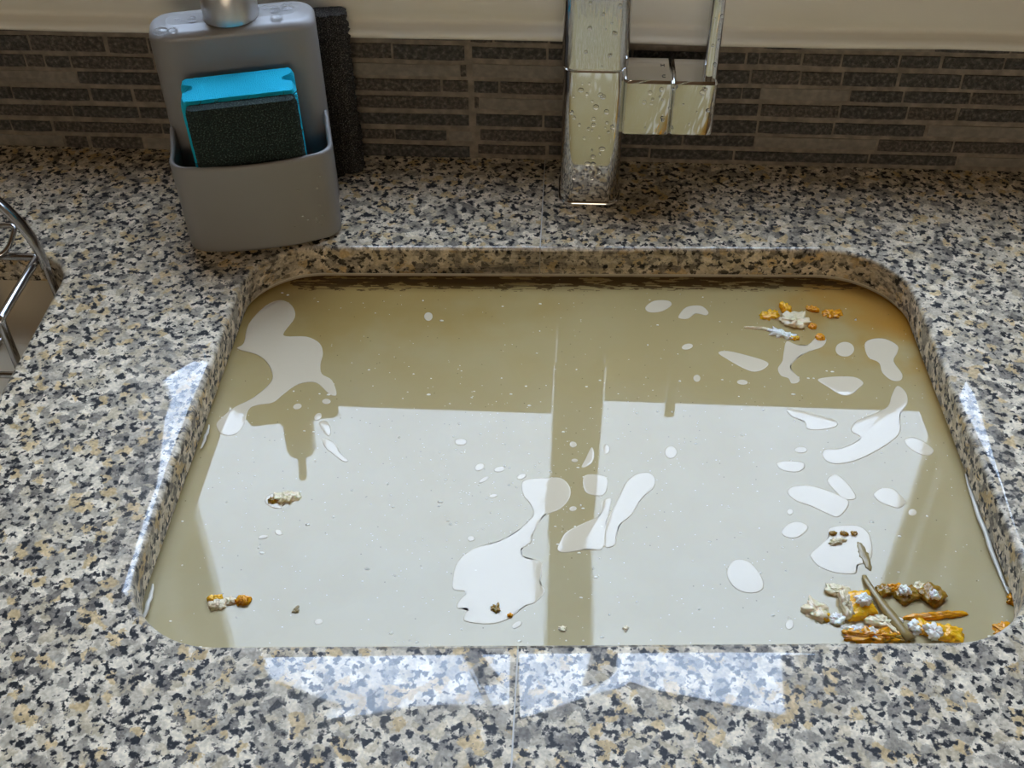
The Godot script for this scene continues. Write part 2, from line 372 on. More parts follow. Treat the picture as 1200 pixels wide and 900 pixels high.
func granite_texture() -> ImageTexture:
	var n := 2048
	var a := cells(1.0 / 17.0, 11, 22.0, 0.035).get_image(n, n).get_data()
	var b := cells(1.0 / 7.5, 5, 11.0, 0.09).get_image(n, n).get_data()
	var c := noise(FastNoiseLite.TYPE_SIMPLEX_SMOOTH, 1.0 / 20.0, 8, 3).get_image(n, n).get_data()
	var d := noise(FastNoiseLite.TYPE_SIMPLEX_SMOOTH, 1.0 / 8.0, 21, 3).get_image(n, n).get_data()
	var e := noise(FastNoiseLite.TYPE_SIMPLEX_SMOOTH, 1.0 / 44.0, 29, 3).get_image(n, n).get_data()
	var lut_r := PackedByteArray()
	var lut_g := PackedByteArray()
	var lut_b := PackedByteArray()
	for i in 256:
		var v := i / 255.0
		var k := Color8(228, 224, 214)
		if v > 0.26: k = Color8(168, 165, 159)
		if v > 0.44: k = Color8(204, 196, 178)
		if v > 0.60: k = Color8(208, 189, 152)
		if v > 0.71: k = Color8(194, 189, 179)
		if v > 0.86: k = Color8(132, 129, 126)
		if v > 0.94: k = Color8(228, 224, 213)
		lut_r.append(k.r8); lut_g.append(k.g8); lut_b.append(k.b8)
	var out := PackedByteArray()
	out.resize(n * n * 3)
	var o := 0
	for i in n * n:
		var v := a[i]
		var w := d[i] - 128
		var q := c[i] - 128
		var s := b[i] + q * 1.25 + w * 0.35
		if s > 222:
			w = w >> 3
			out[o] = 20 + w; out[o + 1] = 20 + w; out[o + 2] = 23 + w
		elif s > 182:
			w = w >> 2
			out[o] = 108 + w; out[o + 1] = 106 + w; out[o + 2] = 106 + w
		else:
			w = (w >> 2) + ((e[i] - 128) >> 2)
			out[o] = clampi(lut_r[v] + w, 0, 255); out[o + 1] = clampi(lut_g[v] + w, 0, 255); out[o + 2] = clampi(lut_b[v] + w, 0, 255)
		o += 3
	return ImageTexture.create_from_image(Image.create_from_data(n, n, false, Image.FORMAT_RGB8, out))

# the murky water's colour: greasy tan, rust-orange oil in the back corners, plus the rim's dark reflection painted at the back
func water_texture(x0: float, z0: float, w: float, d: float) -> ImageTexture:
	var nx := 1024
	var nz := 768
	var f := noise(FastNoiseLite.TYPE_SIMPLEX_SMOOTH, 1.0 / 120.0, 31, 4)
	var g := noise(FastNoiseLite.TYPE_SIMPLEX_SMOOTH, 1.0 / 22.0, 32, 3)
	var im := Image.create(nx, nz, false, Image.FORMAT_RGB8)
	for j in nz:
		for i in nx:
			var x := x0 + w * (i + 0.5) / nx
			var z := z0 + d * (j + 0.5) / nz
			var a := f.get_noise_2d(i, j)
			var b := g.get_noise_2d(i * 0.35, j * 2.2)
			var c := Color8(172, 152, 104).lerp(Color8(178, 163, 124), clampf((z - 0.12) * 4.0 + a * 0.3, 0, 1))
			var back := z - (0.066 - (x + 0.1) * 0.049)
			var corner := Vector2((x - 0.292) * 0.8, (z - 0.072) * 0.9).length()
			var o := smoothstep(0.075, 0.012, corner + a * 0.03)
			c = c.lerp(Color8(168, 116, 40), o * 0.75)
			var edge := smoothstep(0.022, 0.0, 0.297 + (z - 0.1) * 0.03 - x + a * 0.012) * smoothstep(0.25, 0.12, z)
			c = c.lerp(Color8(172, 120, 40), edge * 0.55)
			var left := smoothstep(0.16, 0.03, Vector2((x + 0.12) * 0.7, (z - 0.07) * 1.6).length() + a * 0.05)
			c = c.lerp(Color8(160, 128, 66), left * 0.6)
			var rim_reflection := smoothstep(0.014, 0.003, back + b * 0.012) * smoothstep(-0.155, -0.13, x) * smoothstep(0.30, 0.26, x)  # dark streaks painted in for the granite edge mirrored in the water
			if rim_reflection > 0.3 and b > -0.25: c = c.lerp(Color8(78, 58, 32), 0.75)
			im.set_pixel(i, j, c)
	for k in 520:
		var px := rng.randi_range(4, nx - 5)
		var pz := rng.randi_range(4, nz - 5)
		im.set_pixel(px, pz, Color8(84, 74, 48) if k % 3 else Color8(215, 208, 188))
	return ImageTexture.create_from_image(im)

func make_materials() -> void:
	var g := mat("granite", Color8(240, 228, 208), 0.48, 0.0, 0.35)
	g.albedo_texture = granite_texture()
	g.uv1_triplanar = true
	g.uv1_world_triplanar = true
	g.uv1_scale = Vector3.ONE / 0.7
	g.uv1_offset = Vector3(-0.0355 / 0.7, 0, 0.15 / 0.7)
	mat("joint", Color8(190, 186, 176), 0.6)
	mat("sealant", Color8(214, 208, 190), 0.35)
	mat("basin", Color8(196, 182, 156), 0.3)
	mat("chrome", Color(0.86, 0.86, 0.86), 0.06, 1.0)
	var cs := mat("chrome_streaked", Color(0.84, 0.84, 0.84), 0.09, 1.0)
	relief(cs, noise(FastNoiseLite.TYPE_SIMPLEX_SMOOTH, 0.03, 43, 3), 1.0, 0.02)
	cs.uv1_scale = Vector3(34, 2.2, 34)
	mat("wire", Color(0.72, 0.72, 0.73), 0.16, 1.0)
	mat("brushed", Color(0.8, 0.79, 0.78), 0.34, 1.0)
	var s := mat("dark_stone", Color.WHITE, 0.75)
	mottled(s, noise(FastNoiseLite.TYPE_SIMPLEX_SMOOTH, 0.03, 3, 4), [Color8(48, 47, 44), Color8(82, 79, 74), Color8(130, 123, 113)], [0.2, 0.6, 0.95], 14.0)
	relief(s, noise(FastNoiseLite.TYPE_SIMPLEX_SMOOTH, 0.05, 4, 4), 14.0, 0.12)
	var s2 := mat("dark_stone_warm", Color.WHITE, 0.75)
	mottled(s2, noise(FastNoiseLite.TYPE_SIMPLEX_SMOOTH, 0.04, 13, 4), [Color8(56, 52, 47), Color8(92, 85, 77), Color8(138, 128, 114)], [0.2, 0.6, 0.95], 12.0)
	relief(s2, noise(FastNoiseLite.TYPE_SIMPLEX_SMOOTH, 0.05, 14, 4), 12.0, 0.14)
	var l := mat("light_stone", Color.WHITE, 0.75)
	mottled(l, noise(FastNoiseLite.TYPE_SIMPLEX_SMOOTH, 0.02, 6, 4), [Color8(118, 110, 99), Color8(140, 131, 117)], [0.2, 0.9], 12.0)
	var gr := mat("grout", Color.WHITE, 0.9)
	mottled(gr, noise(FastNoiseLite.TYPE_SIMPLEX_SMOOTH, 0.02, 7, 4), [Color8(116, 105, 92), Color8(150, 138, 122)], [0.2, 0.9], 8.0)
	mat("plaster", Color8(226, 221, 206), 0.55)
	mat("room", Color8(206, 198, 180), 0.8)
	mat("mark", Color8(46, 48, 52), 0.5)
	mat("wood", Color8(122, 98, 74), 0.7)
	mat("floor", Color8(150, 128, 104), 0.6)
	mat("frame", Color8(226, 224, 218), 0.35)
	mat("cabinet", Color8(196, 186, 170), 0.5)
	var gl := mat("glass", Color(1, 1, 1, 0.03), 0.0)
	gl.transparency = BaseMaterial3D.TRANSPARENCY_ALPHA
	var w := mat("water", Color.WHITE, 0.02, 0.0, 0.45)
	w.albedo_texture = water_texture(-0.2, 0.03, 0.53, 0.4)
	var fo := mat("foam", Color8(212, 197, 168), 0.04, 0.0, 0.45)
	relief(fo, noise(FastNoiseLite.TYPE_SIMPLEX_SMOOTH, 0.02, 17, 3), 10.0, 0.003)
	mat("grease", Color8(232, 224, 204), 0.3)
	var film := mat("film", Color(1, 1, 1, 0.02), 0.0)
	film.transparency = BaseMaterial3D.TRANSPARENCY_ALPHA
	var dr := mat("droplet", Color(1, 1, 1, 0.0), 0.0)
	dr.refraction_enabled = true
	dr.refraction_scale = 0.033
	var d := mat("dispenser", Color8(136, 133, 130), 0.36)
	relief(d, noise(FastNoiseLite.TYPE_SIMPLEX_SMOOTH, 0.2, 41, 2), 20.0, 0.002)
	var sp := mat("sponge", Color8(0, 208, 246), 0.9)
	relief(sp, noise(FastNoiseLite.TYPE_SIMPLEX_SMOOTH, 0.12, 51, 3), 20.0, 0.18)
	var sc := mat("scourer", Color.WHITE, 0.9)
	mottled(sc, noise(FastNoiseLite.TYPE_SIMPLEX_SMOOTH, 0.06, 53, 4), [Color8(12, 24, 23), Color8(28, 52, 49), Color8(104, 116, 106)], [0.3, 0.62, 0.85], 14.0)
	relief(sc, noise(FastNoiseLite.TYPE_SIMPLEX_SMOOTH, 0.12, 54, 4), 20.0, 0.12)
	var bp := mat("black_pad", Color.WHITE, 0.85)
	mottled(bp, noise(FastNoiseLite.TYPE_SIMPLEX_SMOOTH, 0.1, 57, 3), [Color8(20, 20, 20), Color8(44, 42, 40), Color8(176, 170, 160)], [0.35, 0.6, 0.82], 16.0)
	relief(bp, noise(FastNoiseLite.TYPE_SIMPLEX_SMOOTH, 0.08, 58, 3), 16.0, 0.2)
	var food := [["food_orange", Color8(246, 178, 26)], ["food_amber", Color8(228, 148, 18)], ["food_beige", Color8(240, 216, 176)], ["food_brown", Color8(150, 112, 30)], ["food_white", Color8(246, 238, 224)]]
	for k in food:
		var m := mat(k[0], k[1], 0.18)
		m.subsurf_scatter_enabled = true
		m.subsurf_scatter_strength = 0.15
		relief(m, noise(FastNoiseLite.TYPE_SIMPLEX_SMOOTH, 0.03, 61, 3), 25.0, 0.03)
	mat("stalk", Color8(150, 128, 78), 0.3)

# ---------------------------------------------------------------- the place
func sky_texture() -> ImageTexture:
	var f := noise(FastNoiseLite.TYPE_SIMPLEX_SMOOTH, 1.6, 71, 4)
	var im := Image.create(512, 256, false, Image.FORMAT_RGBF)
	for j in 256:
		var e := PI / 2 - PI * (j + 0.5) / 256
		for i in 512:
			var a := TAU * (i + 0.5) / 512
			var d := Vector3(cos(e) * cos(a), sin(e), cos(e) * sin(a))
			var c := Color(0.72, 0.91, 1.22) * (1.0 + 0.26 * f.get_noise_3dv(d))
			if e < 0: c = Color(0.3, 0.3, 0.28)
			im.set_pixel(i, j, c)
	return ImageTexture.create_from_image(im)

func _ready() -> void:
	rng.seed = 7
	var cam := Camera3D.new()
	cam.name = "camera"
	cam.position = Vector3(0.05, 0.486, 0.751)
	cam.rotation_order = EULER_ORDER_YXZ
	cam.rotation = Vector3(deg_to_rad(-41.6), atan(92.0 / 1841.0), 0)
	cam.fov = rad_to_deg(2 * atan(450.0 / 1376.0))
	cam.near = 0.02
	add_child(cam)
	cam.current = true
	var sky := Sky.new()
	var pano := PanoramaSkyMaterial.new()
	pano.panorama = sky_texture()
	sky.sky_material = pano
	var env := Environment.new()
	env.background_mode = Environment.BG_SKY
	env.sky = sky
	env.background_energy_multiplier = 1.0
	env.tonemap_mode = Environment.TONE_MAPPER_LINEAR
	env.tonemap_exposure = 10.5
	env.sdfgi_enabled = true
	env.ssao_enabled = true
	env.ssil_enabled = true
	var we := WorldEnvironment.new()
	we.name = "environment"
	we.environment = env
	add_child(we)

	make_materials()
	build_fill_lamp()
	build_room()
	build_window()
	build_tiles()
	build_counter()
	build_sinks()
	build_faucet()
	build_dispenser()
	build_sponge()
	build_black_pad()
	build_rack()
	build_foam()
	build_food()
	build_films()
	build_rim_film()
	build_drops()

const HOLE := [Vector2(-0.1690, 0.0665), Vector2(0.2908, 0.0465), Vector2(0.3022, 0.3835), Vector2(-0.1690, 0.4105)]
const HOLE_R := [0.05, 0.055, 0.05, 0.05]
const SEAM := 0.0355

func on_edge(a: Vector2, b: Vector2, x: float) -> Vector2:
	return a.lerp(b, (x - a.x) / (b.x - a.x))

func build_room() -> void:
	var lo := -0.9
	var hi := 1.55
	var t := 0.1
	tag(put("floor", box(Vector3(3.6, t, 3.0), Vector3(0, lo - t / 2, 1.3)), M.floor), "warm brown kitchen floor below the counter", "floor", "", "structure")
	tag(put("ceiling", box(Vector3(3.6, t, 3.0), Vector3(0, hi + t / 2, 1.3)), M.wood), "plain brown wooden ceiling above the sink", "ceiling", "", "structure")
	tag(put("wall_left", box(Vector3(t, hi - lo, 2.9), Vector3(-1.65, (hi + lo) / 2, 1.3)), M.room), "plain cream side wall on the rack side", "wall", "", "structure")
	tag(put("wall_right", box(Vector3(t, hi - lo, 2.9), Vector3(1.65, (hi + lo) / 2, 1.3)), M.room), "plain cream side wall on the faucet side", "wall", "", "structure")
	tag(put("wall_front", box(Vector3(3.4, hi - lo, t), Vector3(0, (hi + lo) / 2, 2.7)), M.room), "plain cream wall facing the window", "wall", "", "structure")
	var c := thing("base_cabinet", "cream cabinet carrying the granite counter", "cabinet", Vector3(0, -0.9, 0.23))
	put("side_panel", box(Vector3(0.018, 0.878, 0.55), Vector3(-1.2, 0.439, 0)), M.cabinet, c)
	put("side_panel", box(Vector3(0.018, 0.878, 0.55), Vector3(1.2, 0.439, 0)), M.cabinet, c)
	put("front_panel", box(Vector3(2.4, 0.878, 0.018), Vector3(0, 0.439, 0.275)), M.cabinet, c)

const WX0 := -0.390
const WX1 := 0.480
const WY0 := 0.185
const WY1 := 1.42

func build_fill_lamp() -> void:  # added panel out of view, gives warm fill on the tiles and fronts
	var l := thing("added_fill_lamp", "added unseen panel lamp for warm fill, on the wall opposite the window", "lamp", Vector3(0.1, 0.62, 2.65))
	put("housing", box(Vector3(0.9, 0.5, 0.03), Vector3(0, 0, -0.015), 0.004), M.frame, l)
	var glow := mat("fill_glow", Color8(255, 240, 215), 0.5)
	glow.emission_enabled = true
	glow.emission = Color(1.0, 0.92, 0.80)
	glow.emission_energy_multiplier = 0.12
	put("diffuser", box(Vector3(0.86, 0.46, 0.008), Vector3(0, 0, -0.034), 0.002), glow, l)
	var a := AreaLight3D.new()
	a.name = "fill_light"
	a.area_size = Vector2(0.86, 0.46)
	a.light_color = Color(1.0, 0.92, 0.80)
	a.light_energy = 0.075
	a.area_range = 6.0
	a.area_attenuation = 2.0
	a.shadow_enabled = true
	a.position = Vector3(0, 0, -0.042)
	l.add_child(a)

func build_window() -> void:
	var w := thing("wall_back", "wall behind the sink with dark stone mosaic under cream plaster", "wall", Vector3.ZERO, "", "structure")
	var z := WALL - 0.06
	put("plaster", box(Vector3(3.4, 0.9 + 0.105, 0.12), Vector3(0, (-0.9 + 0.105) / 2, z), 0.0), M.grout, w)
	put("plaster", box(Vector3(3.4, WY0 - 0.105, 0.12), Vector3(0, (WY0 + 0.105) / 2, z), 0.0), M.plaster, w)
	put("plaster", box(Vector3(1.7 + WX0, WY1 - WY0, 0.12), Vector3((-1.7 + WX0) / 2, (WY0 + WY1) / 2, z), 0.0), M.plaster, w)
	put("plaster", box(Vector3(1.7 - WX1, WY1 - WY0, 0.12), Vector3((1.7 + WX1) / 2, (WY0 + WY1) / 2, z), 0.0), M.plaster, w)
	put("plaster", box(Vector3(3.4, 1.55 - WY1, 0.12), Vector3(0, (1.55 + WY1) / 2, z), 0.0), M.plaster, w)
	# the rounded plaster lip that ends the wall above the tiles
	var st := begin()
	var prof := [[0.1045, -0.067], [0.1043, -0.0565], [0.1050, -0.0535], [0.1070, -0.0520], [0.1092, -0.0528], [0.1112, -0.0560], [0.1130, -0.0605], [0.1150, -0.0622], [0.1175, -0.0618], [0.1215, -0.0592], [0.1270, -0.0572], [0.1340, -0.0570], [0.1430, -0.0590], [0.1520, -0.0630], [0.160, -0.067]]
	var rows := []
	for p in prof:
		var row := PackedVector3Array()
		for i in 41:
			var x := -1.6 + 3.2 * i / 40
			row.append(Vector3(x, p[0] + 0.0006 * sin(x * 23.0) + 0.0004 * sin(x * 61.0 + 1.0), p[1]))
		rows.append(row)
	grid(st, rows, false)
	tag(put("trim_1", done(st), M.plaster), "rounded cream plaster lip along the top of the mosaic tiles", "trim", "", "structure")

	var win := thing("window_1", "wide white framed sliding window above the sink", "window", Vector3.ZERO, "", "structure")
	var fz := WALL - 0.085
	var fw := 0.022
	st = begin()
	box_into(st, Vector3(WX1 - WX0, fw, 0.05), Vector3((WX0 + WX1) / 2, WY0 + fw / 2, fz))
	box_into(st, Vector3(WX1 - WX0, fw, 0.05), Vector3((WX0 + WX1) / 2, WY1 - fw / 2, fz))
	for x in [WX0 + fw / 2, WX1 - fw / 2]:
		box_into(st, Vector3(fw, WY1 - WY0 - 2 * fw, 0.05), Vector3(x, (WY0 + WY1) / 2, fz))
	put("frame", done(st), M.frame, win)
	var mid := 0.085
	for s in [[WX0 + fw, mid + 0.012, 0.0, 0.010, 0.076], [mid - 0.012, WX1 - fw, -0.022, 0.010, 0.076]]:
		var y0: float = WY0 + fw
		var y1: float = WY1 - fw
		var sash := begin()
		var q: float = fz + 0.012 + s[2]
		box_into(sash, Vector3(s[1] - s[0], s[4], 0.018), Vector3((s[0] + s[1]) / 2, y0 + s[4] / 2, q))
		box_into(sash, Vector3(s[1] - s[0], 0.03, 0.018), Vector3((s[0] + s[1]) / 2, y1 - 0.015, q))
		for x in [s[0] + s[3] / 2, s[1] - s[3] / 2]:
			box_into(sash, Vector3(s[3], y1 - y0, 0.018), Vector3(x, (y0 + y1) / 2, q))
		put("sash", done(sash), M.frame, win)
		put("pane", box(Vector3(s[1] - s[0] - 0.01, y1 - y0 - 0.03, 0.001), Vector3((s[0] + s[1]) / 2, (y0 + y1) / 2, q), 0.0), M.glass, win)

func build_tiles() -> void:
	var wall := get_node("wall_back")
	var kinds := [M.dark_stone, M.dark_stone, M.dark_stone_warm]
	for row in STONES:
		var items: Array = row[2]
		for i in range(0, items.size(), 3):
			var x0: float = items[i + 1] * 0.001
			var x1: float = items[i + 2] * 0.001
			var light: bool = items[i] == "L"
			var h: float = (row[1] - row[0]) * 0.001
			if row[1] > 103.0: h -= 0.0
			var depth := 0.0022 if light else 0.0028 + rng.randf_range(-0.0006, 0.0006)
			var st := begin()
			var size := Vector3(maxf(x1 - x0 - 0.0008, 0.003), h * rng.randf_range(0.9, 1.0), depth)
			# a split face: a slightly uneven front with worn edges
			var c := Vector3((x0 + x1) / 2, (row[0] + row[1]) * 0.0005 + rng.randf_range(-0.0003, 0.0003), 0)
			var nx := clampi(int(size.x / 0.008), 1, 5)
			var back := []
			var rows := []
			for k in [[-0.5, 0.0], [-0.5, 1.0], [-0.15, 1.15], [0.2, 1.1], [0.5, 1.0], [0.5, 0.0]]:
				var r := PackedVector3Array()
				for j in nx + 1:
					var u := -0.5 + float(j) / nx
					var worn := 0.7 if absf(u) > 0.49 and k[1] > 0.0 else 1.0
					var jit := 0.0 if k[1] == 0.0 else rng.randf_range(-0.0005, 0.0005)
					r.append(Vector3(c.x + u * size.x, c.y + k[0] * size.y + jit * 0.7, WALL - 0.001 + depth * k[1] * worn * 0.9 + jit))
				rows.append(r)
			sg = -1
			grid(st, rows, false)
			for e in [0, nx]:
				var f := PackedVector3Array()
				for r in rows: f.append(r[e])
				for k in range(1, f.size() - 1):
					if e == 0: tri(st, f[0], f[k + 1], f[k])
					else: tri(st, f[0], f[k], f[k + 1])
			put("stone", done(st), M.light_stone if light else kinds[rng.randi() % 3], wall)

# outline clockwise seen from above; each point carries a radius for the rounded upper edge (0: cut square)
func slab(outline: PackedVector2Array, radii: PackedFloat32Array, inward: PackedVector2Array) -> ArrayMesh:
	var st := begin()
	var rows := []
	var n := outline.size()
	var top2 := PackedVector2Array()
	for k in 8:
		var ring := PackedVector3Array()
		if k == 0:
			for i in n: ring.append(Vector3(outline[i].x, -THICK, outline[i].y))
		else:
			var a := PI / 2 * (7 - k) / 6
			for i in n:
				var p := outline[i] + inward[i] * radii[i] * (1 - sin(a))
				ring.append(Vector3(p.x, -radii[i] * (1 - cos(a)), p.y))
				if k == 7: top2.append(p)
		ring.reverse()
		rows.append(ring)
	grid(st, rows)
	sg += 1
	flat_cap(st, top2, 0.0, true)
	sg += 1
	flat_cap(st, outline, -THICK, false)
	return done(st)

# inward normals of an outline: hole points use their own edges only
func slab_from(parts: Array) -> ArrayMesh:
	# parts: [points, radius]; a radius of 0 keeps the edge square
	var out := PackedVector2Array()
	var rad := PackedFloat32Array()
	var inw := PackedVector2Array()
	for part in parts:
		var p: PackedVector2Array = part[0]
		for i in p.size():
			var d := Vector2.ZERO
			if i > 0: d += (p[i] - p[i - 1]).normalized()
			if i < p.size() - 1: d += (p[i + 1] - p[i]).normalized()
			d = d.normalized()
			if part[1] > 0.0 and (i == 0 or i == p.size() - 1): d = Vector2(signf(d.x), 0)
			out.append(p[i])
			rad.append(part[1])
			inw.append(Vector2(-d.y, d.x))
	return slab(out, rad, inw)

func hole_left() -> PackedVector2Array:
	return fillet([on_edge(HOLE[0], HOLE[1], SEAM - 0.0004), HOLE[0], HOLE[3], on_edge(HOLE[3], HOLE[2], SEAM - 0.0004)], [0, HOLE_R[0], HOLE_R[3], 0], false, 14)

func hole_right() -> PackedVector2Array:
	return fillet([on_edge(HOLE[3], HOLE[2], SEAM + 0.0004), HOLE[2], HOLE[1], on_edge(HOLE[0], HOLE[1], SEAM + 0.0004)], [0, HOLE_R[2], HOLE_R[1], 0], false, 14)

func basin_edge() -> PackedVector2Array:
	return fillet([Vector2(-0.46, 0.415), Vector2(-0.291, 0.415), Vector2(-0.295, 0.083), Vector2(-0.46, 0.088)], [0, 0.05, 0.03, 0], false, 12)

func build_counter() -> void:
	var c := thing("countertop", "speckled grey and cream granite counter around the flooded sink", "countertop")
	var zb := WALL + 0.0005
	var zf := 0.53
	var r := 0.0032
	var x := SEAM - 0.0004
	put("slab", slab_from([
		[PackedVector2Array([Vector2(-0.46, zb), Vector2(x, zb)]), 0.0],
		[hole_left(), r],
		[PackedVector2Array([Vector2(x, zf), Vector2(-0.46, zf)]), 0.0],
		[basin_edge(), r]]), M.granite, c)
	x = SEAM + 0.0004
	put("slab", slab_from([
		[PackedVector2Array([Vector2(x, zb), Vector2(1.25, zb), Vector2(1.25, zf), Vector2(x, zf)]), 0.0],
		[hole_right(), r]]), M.granite, c)
	var st := begin()
	box_into(st, Vector3(0.78, THICK, zf - zb), Vector3(-0.8515, -THICK / 2, (zf + zb) / 2), 0.0005)
	put("slab", done(st), M.granite, c)
	st = begin()
	var za := on_edge(HOLE[0], HOLE[1], SEAM).y - 0.0036
	var zc := on_edge(HOLE[3], HOLE[2], SEAM).y + 0.0036
	box_into(st, Vector3(0.0008, THICK - 0.0006, za - zb), Vector3(SEAM, -THICK / 2 - 0.0001, (za + zb) / 2), 0.0)
	put("joint", done(st), M.joint, c)
	st = begin()
	box_into(st, Vector3(0.0008, THICK - 0.0006, zf - zc), Vector3(SEAM, -THICK / 2 - 0.0001, (zf + zc) / 2), 0.0)
	put("joint", done(st), M.joint, c)

func ring_at(p: PackedVector2Array, y: float) -> PackedVector3Array:
	var o := PackedVector3Array()
	for v in p: o.append(Vector3(v.x, y, v.y))
	o.reverse()
	return o

func grown(p: PackedVector2Array, d: float) -> PackedVector2Array:
	var o := PackedVector2Array()
	for i in p.size():
		var t := (p[(i + 1) % p.size()] - p[(i - 1 + p.size()) % p.size()]).normalized()
		o.append(p[i] + Vector2(t.y, -t.x) * d)
	return o

func bowl(p: PackedVector2Array, deep: float, flange: float) -> ArrayMesh:
	var st := begin()
	var y := -THICK
	grid(st, [ring_at(grown(p, flange), y), ring_at(p, y - 0.0003)])
	sg += 1
	var rows := []
	for k in 7:
		var a := PI / 2 * k / 6
		rows.append(ring_at(grown(p, -0.012 - 0.02 * sin(a)), -deep + 0.02 * (1 - sin(PI / 2 - a)) if false else -deep + 0.02 * (1 - sin(PI / 2 - a))))
	rows.reverse()
	# walls from the rim down to the floor, rounded at the bottom
	var w := [ring_at(p, y - 0.0003)]
	for k in 7:
		var a := PI / 2 * k / 6
		w.append(ring_at(grown(p, -0.008 - 0.02 * (1 - cos(a))), -deep + 0.02 * (1 - sin(a))))
	w.reverse()
	grid(st, w)
	sg += 1
	var fl := grown(p, -0.028)
	flat_cap(st, fl, -deep, true)
	return done(st)

func build_sinks() -> void:
	var p := grown(fillet(HOLE, HOLE_R, true, 14), 0.004)
	var s := thing("sink_basin", "large rectangular undermounted sink basin full of murky water", "sink", Vector3.ZERO, "undermounted sink basins")
	put("bowl", bowl(p, 0.19, 0.02), M.basin, s)
	# bead of pale sealant under the granite rim
	var st := begin()
	var path := PackedVector3Array()
	for v in grown(p, -0.0005): path.append(Vector3(v.x, -0.0235, v.y))
	path.append(path[0])
	tube_into(st, path, 0.0016, 8)
	tag(put("sealant_bead", done(st), M.sealant, s), "pale sealant bead")
	# where the sealant squeezed out into view
	for run in [[Vector2(0.2985, 0.245), Vector2(0.3003, 0.335), 0.0042], [Vector2(-0.1675, 0.352), Vector2(-0.1665, 0.378), 0.0035], [Vector2(-0.1675, 0.225), Vector2(-0.1675, 0.246), 0.0028]]:
		st = begin()
		var row := PackedVector3Array()
		for i in 25:
			var u := i / 24.0
			var v: Vector2 = run[0].lerp(run[1], u)
			row.append(Vector3(v.x - signf(v.x) * run[2] * 0.35 * sin(PI * u) * (0.8 + 0.2 * sin(u * 21.0)), -0.0243 - 0.0006 * sin(u * 9.0), v.y))
		tube_into(st, row, run[2] * 0.36, 8, 0.8, true)
		put("sealant_bead", done(st), M.sealant, s)
	# water
	var q := grown(p, -0.0006)
	st = begin()
	var ids := Geometry2D.triangulate_polygon(q)
	for i in range(0, ids.size(), 3):
		var t := [q[ids[i]], q[ids[i + 1]], q[ids[i + 2]]]
		if (t[1] - t[0]).cross(t[2] - t[0]) < 0.0: t = [t[0], t[2], t[1]]
		for v in t:
			st.set_smooth_group(0)
			st.set_uv(Vector2((v.x + 0.2) / 0.53, (v.y - 0.03) / 0.4))
			st.add_vertex(Vector3(v.x, WATER, v.y))
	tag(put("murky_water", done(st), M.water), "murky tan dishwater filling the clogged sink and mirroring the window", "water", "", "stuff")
	# the left basin
	var e := basin_edge()
	var b := PackedVector2Array()
	for v in fillet([Vector2(-0.68, 0.415), Vector2(-0.291, 0.415), Vector2(-0.295, 0.083), Vector2(-0.68, 0.088)], [0.05, 0.05, 0.03, 0.03], true, 12): b.append(v)
	b.reverse()
	var s2 := thing("sink_basin", "shallow empty beige sink basin holding the wire rack", "sink", Vector3.ZERO, "undermounted sink basins")
	put("bowl", bowl(grown(b, 0.003), 0.062, 0.02), M.basin, s2)

